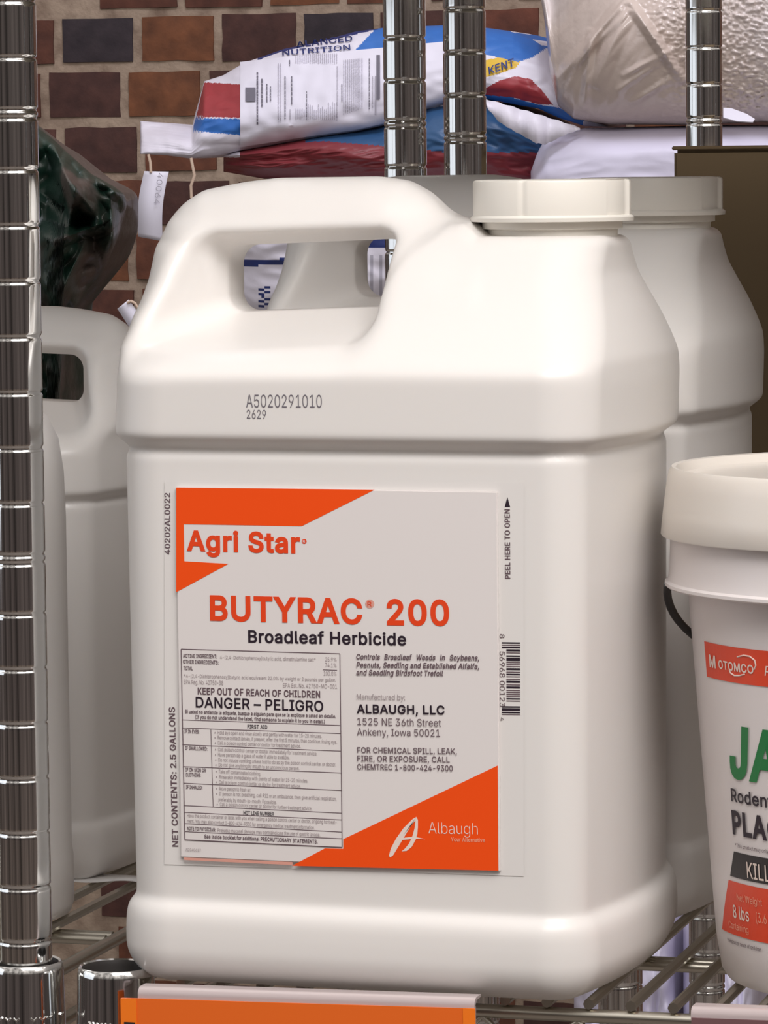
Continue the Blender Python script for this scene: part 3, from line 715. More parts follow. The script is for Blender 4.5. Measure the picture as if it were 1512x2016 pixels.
def surface_nets(F, xs, ys, zs):
    nx_, ny_, nz_ = F.shape
    neg = F < 0
    c = np.zeros((nx_ - 1, ny_ - 1, nz_ - 1), np.int8)
    for i in (0, 1):
        for j in (0, 1):
            for k in (0, 1):
                c += neg[i:nx_ - 1 + i, j:ny_ - 1 + j, k:nz_ - 1 + k]
    act = (c > 0) & (c < 8)
    ids = -np.ones(act.shape, np.int64)
    I = np.argwhere(act)
    ids[act] = np.arange(len(I))
    acc = np.zeros((len(I), 3)); cnt = np.zeros(len(I))
    cor = [(i, j, k) for i in (0, 1) for j in (0, 1) for k in (0, 1)]
    val = {q: F[I[:, 0] + q[0], I[:, 1] + q[1], I[:, 2] + q[2]] for q in cor}
    for a_ in cor:
        for d in range(3):
            if a_[d] == 0:
                b_ = list(a_); b_[d] = 1; b_ = tuple(b_)
                va, vb = val[a_], val[b_]
                s = (va < 0) != (vb < 0)
                t = np.where(s, va / np.where(s, va - vb, 1), 0)
                p_ = np.array(a_, float)[None, :] + np.zeros((len(I), 3)); p_[:, d] = t
                acc += p_ * s[:, None]; cnt += s
    V = (I + acc / cnt[:, None])
    org = np.array([xs[0], ys[0], zs[0]])
    quads = []
    for d in range(3):
        e1, e2 = [(1, 2), (2, 0), (0, 1)][d]
        sl0 = [slice(1, -1)] * 3; sl1 = [slice(1, -1)] * 3
        sl0[d] = slice(0, -1); sl1[d] = slice(1, None)
        s0 = neg[tuple(sl0)]; s1 = neg[tuple(sl1)]
        for sgn in (0, 1):
            E = np.argwhere((s0 & ~s1) if sgn == 0 else (~s0 & s1))
            g = E.copy()
            for ax in range(3):
                if ax != d: g[:, ax] += 1
            def idx(o1, o2):
                q = g.copy(); q[:, e1] -= o1; q[:, e2] -= o2
                return ids[q[:, 0], q[:, 1], q[:, 2]]
            Q = np.stack([idx(1, 1), idx(0, 1), idx(0, 0), idx(1, 0)], 1)
            if sgn == 1: Q = Q[:, ::-1]
            quads.append(Q)
    Q = np.concatenate(quads)
    Q = Q[(Q >= 0).all(1)]
    # normals from the field gradient
    G = np.stack(np.gradient(F, VOX), -1)
    ii = np.clip(np.floor(V).astype(int), 0, np.array(F.shape) - 2)
    t = V - ii
    N = 0
    for q in cor:
        wgt = np.prod([t[:, a_] if q[a_] else 1 - t[:, a_] for a_ in range(3)], axis=0)
        N = N + G[ii[:, 0] + q[0], ii[:, 1] + q[1], ii[:, 2] + q[2]] * wgt[:, None]
    N /= np.linalg.norm(N, axis=1)[:, None] + 1e-12
    return org + V * VOX, Q, N

jv, jq, jn = jug_mesh()
jme = bpy.data.meshes.new('body')
jme.from_pydata(jv.tolist(), [], jq.tolist())
jme.polygons.foreach_set('use_smooth', [True] * len(jme.polygons))
jme.materials.append(M['hdpe'])
jme.update()
jme.normals_split_custom_set_from_vertices(jn.tolist())

def jug_cap(root, cx=.0744):
    # threaded neck with tamper ring, then a wide screw cap with grip ribs
    nb = MB()
    nb.lathe([(.0285, .334), (.0300, .336), (.0300, .3412), (.0322, .3416), (.0322, .3452), (.0300, .3456), (.0300, .352)], (cx, 0, 0), 64)
    nb.build('neck_ring', M['cap'], root, angle=30)
    tb = MB()
    tb.box((cx - .0372, -.006, .3385), (cx - .0345, .004, .3463), 0, .0008)
    tb.box((cx - .0350, -.010, .3385), (cx - .0300, -.004, .3450), 1, .0008)  # dark block painted in for the shade in the gap by the neck
    tb.build('tamper_tab', [M['hdpe'], M['gap_shade']], root)
    cb = MB()
    n = 192
    lev = [(.0342, .3447, 0), (.0372, .3449, 0), (.0374, .3466, 0), (.0368, .3473, 0), (.0361, .3477, 1), (.0361, .3625, 1), (.0357, .3634, 1), (.0345, .3638, 0), (.0300, .3640, 0), (.0001, .3640, 0)]
    vs, fs = [], []
    for (r, z, rib) in lev:
        for k in range(n):
            a_ = 2 * math.pi * k / n
            p1 = (math.degrees(a_) + 15.4 + 90) % 180 - 90
            p2 = (math.degrees(a_) + 96.4 + 90) % 180 - 90
            dr = -0.0015 * float(1 - sstep(14.5, 16.5, np.array(abs(p1)))) - 0.0007 * float(1 - sstep(0.8, 2.6, np.array(abs(p2)))) if rib else 0
            vs.append((cx + (r + dr) * math.cos(a_), (r + dr) * math.sin(a_), z))
    for i in range(len(lev) - 1):
        for k in range(n):
            fs.append([i * n + k, i * n + (k + 1) % n, (i + 1) * n + (k + 1) % n, (i + 1) * n + k])
    fs.append([(len(lev) - 1) * n + k for k in range(n)])
    fs.append(list(range(n))[::-1])
    cb.add(vs, fs)
    return cb.build('screw_cap', M['cap'], root, angle=35)

def new_jug(loc, label, rz=0.0, scale=1.0):
    root = thing('plastic_jug', loc, label, 'jug', None, rz, scale)
    bo = bpy.data.objects.new('body', jme)
    S.collection.objects.link(bo)
    bo.parent = root
    jug_cap(root)
    return root

JX, JY = 0.1411, 0.1145
jug = new_jug((JX, JY, 0), 'big white plastic jug with an orange and white herbicide label, front of the shelf')
jug2 = copy_tree(jug)
jug2.location = (0.1390, 0.312, 0)
jug2['label'] = 'plain white jug standing directly behind the big orange-labelled jug'

# --- labels of the main jug, in jug-local metres on the recessed front panel
PANEL = -.0925 + .0056
def lp(x, y, dep=PANEL - .002):
    q = at(x, y, JY + dep)
    return np.array([q[0] - JX, q[2]])

class Print:
    """flat sheet with printing, facing -Y, a hair's breadth above depth y"""
    def __init__(self, y, mapper):
        self.mb, self.y, self.map, self.k = MB(), y, mapper, 0
    def dep(self, lift):
        return self.y - lift * 0.00010 - self.k * 0.0000004
    def poly(self, pts, mt, lift=1):
        self.k += 1
        q = [self.map(*p) for p in pts]
        ar = sum(q[i][0] * q[(i + 1) % len(q)][1] - q[(i + 1) % len(q)][0] * q[i][1] for i in range(len(q)))
        if ar < 0: q = q[::-1]
        self.mb.add([(p[0], self.dep(lift), p[1]) for p in q], [list(range(len(q)))], mt)
    def line(self, a_, b_, wpx, mt, lift=1):
        self.k += 1
        p, q = self.map(*a_), self.map(*b_)
        d = (q - p) / np.linalg.norm(q - p)
        n_ = np.array([-d[1], d[0]]) * wpx * 0.000237 / 2
        self.mb.add([(v[0], self.dep(lift), v[1]) for v in (p - n_, q - n_, q + n_, p + n_)], [[0, 1, 2, 3]], mt)
    def text(self, s, x0, y0, x1, y1, cap, mt, bold=0.0, shear=0.0, lift=2, spacing=1.0):
        self.k += 1
        q, fs = text2d(s, self.map(x0, y0), self.map(x1, y1), cap * 0.000237, bold, shear, None, spacing)
        self.mb.add([(v[0], self.dep(lift), v[1]) for v in q], fs, mt)

PM = ['paper', 'orange', 'headline', 'ink', 'soft', 'pale', 'white', 'salmon', 'pink', 'film']
PI = {k: i for i, k in enumerate(PM)}

# base sheet stuck on the panel
bs = Print(PANEL - .0003, lp)
XS = [321, 326, 331, 336, 341, 346, 975, 985, 995, 1003, 1011, 1018, 1024, 1029]
for xa, xb in zip(XS[:-1], XS[1:]):
    yt_ = lambda x: 949 + (x - 321) * .004
    yb_ = lambda x: 1703 + (x - 321) * .033
    bs.poly([(xa, yt_(xa)), (xb, yt_(xb)), (xb, yb_(xb)), (xa, yb_(xa))], PI['film'], 0)
bs.text('40202AL0022', 333, 1092, 332.5, 971, 11.5, PI['soft'], .012)
bs.text('NET CONTENTS: 2.5 GALLONS', 349, 1668, 342, 1393, 12.5, PI['soft'], .018)
bs.text('PEEL HERE TO OPEN', 1003, 1140, 1002, 1003, 10.5, PI['soft'], .02)
bs.poly([(991.5, 999), (1002.5, 999), (997, 979)], PI['ink'])
random.seed(3)
yb = 1265
bars = [(0, 3), (5, 2), (9, 3), (14, 4), (20, 2), (26, 3), (31, 6), (39, 2), (43, 2), (47, 2), (51, 4), (58, 2), (62, 3), (67, 2), (72, 2), (76, 4), (83, 2), (87, 4), (94, 2), (98, 2), (102, 2), (106, 2), (110, 3), (115, 2), (126, 3), (130, 5), (137, 3), (142, 1.5)]
for o_, w_ in bars:
    gd = o_ < 12 or o_ > 122
    y_ = yb + o_
    bs.poly([(986 if gd else 995, y_), (1022, y_ + .4), (1022, y_ + w_ + .4), (986 if gd else 995, y_ + w_)], PI['ink'] if w_ > 2.4 else PI['soft'])
bs.text('8', 982, 1249, 982, 1257, 9, PI['soft'], .005)
bs.text('56968 00123', 982, 1283, 982, 1392, 10, PI['soft'], .0)
bs.text('4', 983, 1413, 983, 1420, 7, PI['soft'], .0)
def hug(v):
    """let the film follow the rounded panel corners"""
    e_ = max(0.0, abs(v[0]) - .085)
    return (v[0], v[1] + (.0150 - math.sqrt(max(0, .0150 ** 2 - e_ ** 2))), v[2])
bs.mb.v = [hug(v) for v in bs.mb.v]
bs.mb.build('base_label', [M[k] for k in PM], jug, smooth=False)

# fold-out booklet on top of it
BK = PANEL - .0021
bk = Print(BK, lambda x, y: lp(x, y, BK))
A_, B_, C_, D_ = bk.map(345, 958), bk.map(979, 964), bk.map(982, 1716), bk.map(362, 1692)
bx0, bx1, bz0, bz1 = A_[0], B_[0], C_[1], A_[1]
bk.mb.box((bx0, BK, bz0), (bx1, PANEL - .0004, bz1), 0, .0005)
bk.poly([(347, 960), (738, 964), (594, 1036), (362, 1032), (363, 1105), (450, 1110), (347, 1166)], PI['orange'])
bk.text('Agri Star', 368, 1085, 591, 1090, 40, PI['headline'], .029)
for nm, (cx_, cy_, rr) in {'a': (599, 1066, 5), 'b': (728, 1189, 9)}.items():
    bk.poly([(cx_ + rr * math.cos(t * .5236), cy_ + rr * math.sin(t * .5236)) for t in range(12)], PI['headline' if nm == 'a' else 'pink'], 1)
    bk.text('R', cx_ - rr * .45, cy_ + rr * .5, cx_ + rr * .45, cy_ + rr * .5, rr * 1.0, PI['paper' if nm == 'a' else 'headline'], 0, lift=3)
bk.text('BUTYRAC', 414, 1222, 714, 1229.5, 49, PI['headline'], .026)
bk.text('200', 762, 1231, 885, 1232.5, 49.5, PI['headline'], .026)
bk.text('Broadleaf Herbicide', 489, 1265, 800, 1271, 24, PI['ink'], .020)
# ingredient and first-aid table
TB = [(357, 1278), (669.5, 1287), (674, 1668), (364.5, 1653)]
bk.poly([(575, 1704.5), (640, 1670), (676, 1671), (676, 1652), (980, 1507), (981.5, 1714)], PI['orange'])
bk.poly([(357, 1278), (669.5, 1287), (674, 1668), (364.5, 1653)], PI['paper'], 2)
for i in range(4):
    bk.line(TB[i], TB[(i + 1) % 4], 1.6, PI['soft'], 3)
for (a_, b_) in [((358.5, 1417), (670, 1428)), ((358.5, 1433), (671, 1444)), ((359.5, 1466), (671.5, 1478.6)), ((360.5, 1509), (672, 1521.5)), ((361, 1541.6), (672.5, 1556)),
                 ((362, 1585.6), (673, 1600.7)), ((362.5, 1599), (673, 1614)), ((363.5, 1621), (673.5, 1638)), ((364, 1637), (673.5, 1651)), ((415.5, 1435), (420, 1588)), ((636, 1318.5), (664, 1319.5))]:
    bk.line(a_, b_, 1.3, PI['soft'], 3)
T = lambda *a_, **k: bk.text(*a_, lift=4, **k)
sf, pa, ik = PI['soft'], PI['pale'], PI['ink']
T('ACTIVE INGREDIENT:', 361, 1294.5, 428, 1296, 7.5, sf, .02)
T('4-(2,4-Dichlorophenoxy)butyric acid, dimethylamine salt*', 434, 1297, 622, 1302, 6.8, pa)
T('25.9%', 641, 1302, 663, 1302.5, 8, pa)
T('OTHER INGREDIENTS:', 361, 1306, 431, 1308, 7.5, sf, .02)
T('74.1%', 641, 1313, 663, 1313.7, 8, pa)
T('TOTAL', 362, 1319, 380, 1319.5, 7.5, sf, .02)
T('100.0%', 638, 1329.5, 663, 1330, 8, pa)
T('*4-(2,4-Dichlorophenoxy)butyric acid equivalent 22.0% by weight or 2 pounds per gallon.', 363, 1333.5, 662, 1342, 6.8, pa)
T('EPA Reg. No. 42750-38', 363, 1346, 440, 1348.5, 8, pa)
T('EPA Est. No. 42750-MO-001', 558, 1353, 664, 1355.5, 8, pa)
T('KEEP OUT OF REACH OF CHILDREN', 390, 1367, 631, 1374, 13.5, sf, .022)
T('DANGER \u2013 PELIGRO', 386, 1392.5, 637, 1401, 20.5, ik, .014)
T('Si usted no entiende la etiqueta, busque a alguien para que se la explique a usted en detalle.', 365, 1404, 662, 1413.5, 7, sf, .02)
T('(If you do not understand the label, find someone to explain it to you in detail.)', 385, 1414.5, 640, 1424, 7, sf, .02)
T('FIRST AID', 488, 1434, 527, 1435, 7.5, ik, .01)
T('IF IN EYES:', 364, 1443, 393, 1444, 7.2, sf, .02)
T('IF SWALLOWED:', 365.5, 1476, 409, 1477.5, 7.2, sf, .02)
T('IF ON SKIN OR', 366, 1518.5, 406, 1520, 7.2, sf, .02)
T('CLOTHING:', 366.5, 1528.5, 396, 1529.5, 7.2, sf, .02)
T('IF INHALED:', 367, 1552.5, 399, 1554, 7.2, sf, .02)
for s_, x0, y0, x1, y1 in [
        ('\u2022  Hold eye open and rinse slowly and gently with water for 15-20 minutes.', 423, 1445, 634, 1452.5),
        ('\u2022  Remove contact lenses, if present, after the first 5 minutes, then continue rinsing eye.', 423, 1455, 664, 1464),
        ('\u2022  Call a poison control center or doctor for treatment advice.', 423.5, 1465, 593, 1472),
        ('\u2022  Call poison control center or doctor immediately for treatment advice.', 424, 1478, 625, 1487),
        ('\u2022  Have person sip a glass of water if able to swallow.', 424, 1488.5, 571, 1494.5),
        ('\u2022  Do not induce vomiting unless told to do so by the poison control center or doctor.', 424.5, 1498.5, 662, 1508.5),
        ('\u2022  Do not give anything by mouth to an unconscious person.', 425, 1508.5, 590, 1516),
        ('\u2022  Take off contaminated clothing.', 425.5, 1521.5, 514, 1526.5),
        ('\u2022  Rinse skin immediately with plenty of water for 15-20 minutes.', 426, 1532, 607, 1540.5),
        ('\u2022  Call a poison control center or doctor for treatment advice.', 426, 1542.5, 593, 1551),
        ('\u2022  Move person to fresh air.', 426.5, 1555, 495, 1558.5),
        ('\u2022  If person is not breathing, call 911 or an ambulance, then give artificial respiration,', 426.5, 1565, 663, 1576),
        ('preferably by mouth-to-mouth, if possible.', 431, 1577, 545, 1582.5),
        ('\u2022  Call a poison control center or doctor for further treatment advice.', 427.5, 1586, 615, 1595),
        ('Have the product container or label with you when calling a poison control center or doctor, or going for treat-', 369, 1608.5, 663, 1622),
        ('ment. You may also contact 1-800-424-9300 for emergency medical treatment information.', 369, 1619, 620, 1632.5),
        ('Probable mucosal damage may contraindicate the use of gastric lavage.', 429, 1637.5, 631, 1646.5)]:
    T(s_, x0, y0, x1, y1, 7, pa)
T('HOT LINE NUMBER', 480, 1603.5, 540, 1605.5, 7.2, ik, .012)
T('NOTE TO PHYSICIAN:', 369, 1634, 425, 1637, 7.2, sf, .02)
T('See inside booklet for additional PRECAUTIONARY STATEMENTS.', 403, 1650, 626, 1660.5, 7.6, sf, .02)
T('AD040617', 366, 1675, 396, 1676.5, 5.5, pa)
# right-hand column
for w_, xa, xb in (('Controls', 702, 749), ('Broadleaf', 757, 812), ('Weeds', 821, 858), ('in', 866.5, 877), ('Soybeans,', 886, 944)):
    T(w_, xa, 1298 + (xa - 702) * .0103, xb, 1298 + (xb - 702) * .0103, 10.5, sf, .024, shear=.2)
T('Peanuts, Seedling and Established Alfalfa,', 702, 1314, 944, 1317, 10.5, sf, .022, shear=.2)
T('and Seedling Birdsfoot Trefoil', 702, 1329, 873, 1331, 10.5, sf, .022, shear=.2)
T('Manufactured by:', 703, 1376.5, 798, 1378.5, 10.5, PI['pale'])
T('ALBAUGH, LLC', 703, 1404, 876, 1406.5, 17, ik, .020)
T('1525 NE 36th Street', 704, 1427, 869, 1430, 13.5, PI['soft'])
T('Ankeny, Iowa 50021', 703.5, 1447.5, 867, 1450, 13.5, PI['soft'])
T('FOR CHEMICAL SPILL, LEAK,', 704, 1482, 900, 1484.5, 11, sf, .010)
T('FIRE, OR EXPOSURE, CALL', 704, 1498.5, 886, 1501, 11, sf, .010)
T('CHEMTREC 1-800-424-9300', 704, 1515, 892, 1518, 11, sf, .010)
# swoosh emblem and company word on the orange corner
W6 = PI['white']
bk.poly([(820, 1608), (812, 1613), (795, 1630), (780, 1651), (770, 1670), (766, 1684), (768, 1688), (774, 1684)], W6, 2)
bk.poly([(820, 1608), (774, 1684), (781, 1666), (793, 1646), (806, 1629), (818, 1615)], W6, 2)
bk.poly([(820, 1608), (818, 1615), (817, 1628), (813, 1644), (822, 1641), (823, 1628), (823, 1614)], W6, 2)
bk.poly([(813, 1644), (806, 1660), (797, 1671), (791, 1676), (801, 1675), (811, 1667), (819, 1652), (822, 1641)], W6, 2)
bk.poly([(783, 1655), (797, 1649), (815, 1647), (838, 1652), (815, 1651), (798, 1653)], W6, 2)
bk.text('Albaugh', 844, 1640.5, 941, 1642.5, 21, W6, -.012)
bk.text('Your Alternative', 888, 1656, 955, 1658, 7.5, PI['salmon'], .01)
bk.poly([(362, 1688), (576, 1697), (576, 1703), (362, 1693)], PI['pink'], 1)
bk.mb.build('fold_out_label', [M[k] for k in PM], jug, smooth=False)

# ink-jet lot code on the top band
BAND = -.0925
lc = Print(BAND - .0001, lambda x, y: lp(x, y, BAND))
lc.text('A5020291010', 485, 802, 634, 802.5, 24, 0, -.004, lift=1)
lc.text('2629', 486, 824, 524, 824.5, 16.5, 0, .0, lift=1)
lc.mb.build('printed_lot_code', [M['dot']], jug, smooth=False)

# smaller jugs on the left unit
jug3 = copy_tree(jug2)
jug3.location = (-0.163, 0.330, 0)
jug3.rotation_euler = (0, 0, math.pi)
jug3.scale = (.815,) * 3
jug3['label'] = 'smaller white jug at left with its handle to the right, over the wavy paper'
bx_ = at(128, 1400, 0.165)[0] - .052 * 1.02
bot = thing('plastic_bottle', (bx_, 0.165, 0), 'round white plastic bottle mostly hidden behind the left front post', 'bottle')
q = MB()
q.lathe([(.0001, .001), (.046, .0), (.0505, .002), (.0522, .007), (.0522, .030), (.0515, .034), (.0512, .12), (.0512, .200), (.0505, .222), (.0482, .238), (.043, .249), (.034, .257), (.022, .2625), (.0195, .264), (.0195, .272)], (0, 0, 0), 96, close=False)
q.build('body', M['hdpe'], bot, angle=60)
q = MB()
q.lathe([(.0205, .2655), (.0222, .2658), (.0222, .2850), (.0214, .2860), (.0001, .2862)], (0, 0, 0), 64, close=False)
q.build('screw_cap', M['cap'], bot)

# ------------------------------------------------------------------ pail of bait at right
BX, BY = 0.3685, 0.1310
PH = 0.2315
pail = thing('plastic_pail', (BX, BY, 0), 'white plastic pail with a white lid and green, black and red lettering', 'pail')
def pr(z):  # body radius
    return 0.0775 + 0.0125 * z / 0.16
pb = MB()
pb.lathe([(.0001, .001), (.0690, 0.0), (.0742, .0012), (.0766, .0050)] + [(pr(z), z) for z in (.02, .05, .08, .11, .14, .165, .1795)] + [(.0930, .1805)], (0, 0, 0), 128, close=False)
body_p = pb.build('body', M['pail'], pail)
rg = MB()
rg.lathe([(r * .982, z + .0030) for r, z in [(.0925, .1765), (.1030, .1765), (.1038, .1772), (.1038, .1786), (.1024, .1796), (.1016, .184), (.1012, .198), (.1020, .205), (.095, .206)]], (0, 0, 0), 128, close=False)
rg.build('rim_ring', M['pail'], pail)
ld = MB()
ld.lathe([(r * .982, z + .0028) for r, z in [(.1030, .2010), (.1052, .2000), (.1056, .2006), (.1045, .2110), (.1030, .2225), (.1018, .2290), (.1004, .2312), (.0985, .2308), (.0965, .2270), (.0945, .2262), (.0900, .2262), (.0001, .2262)]], (0, 0, 0), 128, close=False)
ld.build('lid', M['lid'], pail)
# bail wire hanging behind
bw = MB()
lat, back = _r0, _fh
pts = []
for i in range(0, 41):
    t = math.pi * i / 40
    p_ = -lat * 0.1000 * math.cos(t) + back * (0.012 + 0.092 * math.sin(t)) + np.array([0, 0, 0.1795 - 0.055 * math.sin(t)])
    pts.append(p_)
bw.tube(pts, 0.0019, 10)
bw.build('bail_wire', M['dark'], pail)

def cone_px(x, y):
    """(arc length, height) where a photo pixel meets the pail body"""
    d = FWD + RGT * ((x - 756) / FPX) - UPV * ((y - 1008) / FPX)
    lo, best = 1.6, None
    for it in range(900):
        t = 1.70 + it * 0.0005
        p_ = CAM + d * t
        dx, dy = p_[0] - BX, p_[1] - BY
        g = math.hypot(dx, dy) - pr(p_[2])
        if best is None or g < best[0]:
            best = (g, dx, dy, p_[2])
        if g <= 0: break
    return np.array([math.atan2(best[1], -best[2]) * 0.088, best[3]])   # angle from -Y, scaled
def cone_pt(s, z, lift):
    th = s / 0.088
    r = pr(z) + lift
    return (r * math.sin(th), -r * math.cos(th), z)
cp = MB()
CM = ['red', 'black', 'green', 'white', 'ink', 'soft', 'salmon']
CI = {k: i for i, k in enumerate(CM)}
def cone_patch(s0, s1, zt0, zt1, zb0, zb1, mt, skew=0.0):
    n = 40
    vs, fs = [], []
    for i in range(n + 1):
        u = i / n
        s = s0 + (s1 - s0) * u
        zt = zt0 + (zt1 - zt0) * u; zb = zb0 + (zb1 - zb0) * u
        k = skew * (1 - u)
        for j in range(9):
            vs.append(cone_pt(s - k * (1 - j / 8), zb + (zt - zb) * j / 8, .0003))
    for i in range(n):
        for j in range(8):
            fs.append([9 * i + j, 9 * i + 9 + j, 9 * i + 10 + j, 9 * i + j + 1])
    cp.add(vs, fs, mt)
def cone_text(s_, x, y, cap_px, mt, bold=0, shear=0, aspect=1.0, lift=.0006, x1=None, y1=None):
    p0 = cone_px(x, y)
    capm = cap_px / px_per_m((BX, BY - .08, p0[1]))
    p1 = p0 + np.array([0.1, 0]) if x1 is None else np.array([cone_px(x1, y1)[0], p0[1]])
    q, fs = text2d(s_, p0, p1, capm, bold, shear, aspect if x1 is None else None)
    cp.add([cone_pt(v[0], v[1], lift) for v in q], fs, mt)
a0 = cone_px(1388, 1262); a1 = cone_px(1391, 1331)
cone_patch(a0[0], a0[0] + .13, a0[1], a0[1], a1[1], a1[1], CI['red'])
cone_text('M', 1400, 1313, 26, CI['white'], .020, aspect=1.05)
cone_text('OTOMCO', 1418, 1316, 18, CI['white'], .020, x1=1486, y1=1328)
cone_text('PRODUCTS', 1508, 1330, 20, CI['white'], .0, shear=.2)
# sweep strokes of the emblem
for (pts_) in ([(1454, 1293), (1466, 1290), (1478, 1292), (1488, 1300), (1490, 1310), (1486, 1318)], [(1438, 1318), (1440, 1325), (1448, 1330), (1458, 1330), (1468, 1327)]):
    q = [cone_px(*p_) for p_ in pts_]
    cp.tube([cone_pt(p_[0], p_[1], .0004) for p_ in q], .00035, 6, CI['white'])
cone_text('JAGUAR', 1442, 1531, 110, CI['green'], .034, .15, aspect=.84)
cone_text('Rodenticide', 1443, 1577, 27, CI['ink'], .018, aspect=1.08)
cone_text('PLACE PACS', 1446, 1642, 50, CI['ink'], .030, aspect=.92)
cone_text('*This product may only be used', 1450, 1667, 8, CI['soft'], .01, aspect=.9)
b0 = cone_px(1446, 1676); b1 = cone_px(1439, 1724)
cone_patch(b0[0], b0[0] + .11, b0[1], b0[1], b1[1], b1[1], CI['black'], b0[0] - b1[0])
cone_text('KILLS', 1474, 1728, 33, CI['white'], .004, aspect=.76)
c0 = cone_px(1436, 1732); c1 = cone_px(1423, 1829)
cone_patch(c0[0], c0[0] + .11, c0[1], c0[1], c1[1], c1[1], CI['red'], c0[0] - c1[0])
cone_text('Net Weight', 1454, 1772, 14, CI['salmon'], .0, aspect=.9)
cone_text('8 lbs', 1447, 1806, 27, CI['white'], .014, aspect=.78)
cone_text('(3.6 kg)', 1491, 1815, 20, CI['salmon'], -.004, aspect=.7)
cone_text('Containing', 1438, 1825, 14, CI['salmon'], .0, aspect=.9)
cone_text('*Keep out of reach of children', 1435, 1853, 8, CI['soft'], .012, aspect=.9)
cp.build('printed_label', [M[k] for k in CM], pail, smooth=False)

# ------------------------------------------------------------------ shelf-edge label holders
M['clear'] = mat('clear_plastic', (0.62, 0.53, 0.53), 0.22, trans=0.25)
M['card_orange'] = mat('orange_card', (0.83, 0.145, 0.012), 0.5)
M['card_bright'] = mat('orange_card_lapped', (0.95, 0.21, 0.015), 0.35)
M['card_mauve'] = mat('mauve_card', (0.17, 0.085, 0.09), 0.5)
M['sign_black'] = mat('sign_black', (0.02, 0.015, 0.015), 0.5)
def holder(label, cat, xl, yl, xr, yr, ycard_l, ycard_r, cx0, cx1, mats, yd):
    p0, p1 = at(xl, yl, yd), at(xr, yr, yd)
    q0, q1 = at(cx0, ycard_l, yd), at(cx1, ycard_r, yd)
    root = thing('shelf_label_holder', (p0[0], yd, 0), label, cat)
    o = np.array([p0[0], yd, 0])
    def slab(name, a_, b_, c_, d_, dep, mt, back=0.001, parent=root):
        vs = [np.array(v) - o for v in (a_, b_, c_, d_)]
        mb = MB()
        f_ = [v + np.array([0, dep, 0]) for v in vs]; g_ = [v + np.array([0, dep + back, 0]) for v in vs]
        mb.add(f_ + g_, [[0, 1, 2, 3], [7, 6, 5, 4], [0, 4, 5, 1], [1, 5, 6, 2], [2, 6, 7, 3], [3, 7, 4, 0]])
        return mb.build(name, mt, parent, smooth=False)
    H_ = np.array([0, 0, .030])
    # moulded channel: a rounded top lip that hooks on the rail, and a back strip
    lip = MB()
    n = 10
    prof = [(0.0 + .0035 * (1 - math.cos(t)), -.0034 + .0034 * math.sin(t)) for t in [math.pi / 2 * i / n for i in range(n + 1)]]
    prof = [(0, -.0052)] + prof + [(.010, 0), (.010, -.0012), (.0035, -.0014), (.0014, -.0038), (.0012, -.0052)]
    vs = []
    for e_ in (p0, p1):
        for (yy, zz) in prof:
            vs.append((e_[0] - o[0], yy, e_[2] + zz))
    k = len(prof)
    fs = [[i, (i + 1) % k, k + (i + 1) % k, k + i] for i in range(k)] + [list(range(k))[::-1], list(range(k, 2 * k))]
    lip.add(vs, fs)
    lip.build('clear_channel', M['clear'], root)
    slab('backing_strip', p0 - H_, p1 - H_, p1 - [0, 0, .004], p0 - [0, 0, .004], .0012, M['clear'])
    slab('card', q0 - H_, q1 - H_, q1, q0, -.0010, mats[0], .0008)
    if len(mats) > 1:
        w_ = np.array([.0072, 0, 0])
        slab('card_end', q0 - H_ - [.0004, 0, 0], q0 - H_ + w_, q0 + w_, q0 - [.0004, 0, 0], -.0014, mats[1], .0003)
        slab('card_end', q1 - H_ - w_ * .75, q1 - H_ + [.0004, 0, 0], q1 + [.0004, 0, 0], q1 - w_ * .75, -.0014, mats[1], .0003)
        b0_, b1_ = at(247, 2010.5, yd), at(268, 2011.5, yd)
        slab('printed_mark', b0_ - [0, 0, .012], b1_ - [0, 0, .012], b1_, b0_, -.0018, mats[2], .0003)
    return root
holder('clear shelf label strip with an orange card below the big jug', 'label holder', 271, 1944, 934, 1966, 1964, 1985, 241, 936,
       [M['card_orange'], M['card_bright'], M['sign_black']], 0.0125)
holder('clear shelf label strip with a dark mauve card under the pail', 'label holder', 1360, 1983, 1660, 1994, 2003, 2014, 1362, 1660, [M['card_mauve']], 0.030)

# wavy paper strip sticking out from under the small jug
pm = MB()
n = 40
vs = []
for j in range(2):
    for i in range(n + 1):
        x = -0.135 + 0.115 * i / n
        y = 0.258 + 0.028 * j
        vs.append((x, y - 0.004 * math.sin(i * .23) * (1 - j), 0.0012 + (0.0015 * (1 - math.cos(i * .32))) * (1 - j)))
fs = [[i, i + 1, n + 2 + i, n + 1 + i] for i in range(n)]
pm.add(vs, fs)
ps = pm.build('paper_strip', mat('white_paper', (0.82, 0.80, 0.78), 0.6))
ps.modifiers.new('thickness', 'SOLIDIFY').thickness = 0.0006
tag(ps, 'wavy strip of white paper under the smaller jug at left', 'paper')

# ------------------------------------------------------------------ bags and box in the background
def interp(poly, x):
    xs = [p[0] for p in poly]; ys = [p[1] for p in poly]
    return float(np.interp(x, xs, ys))

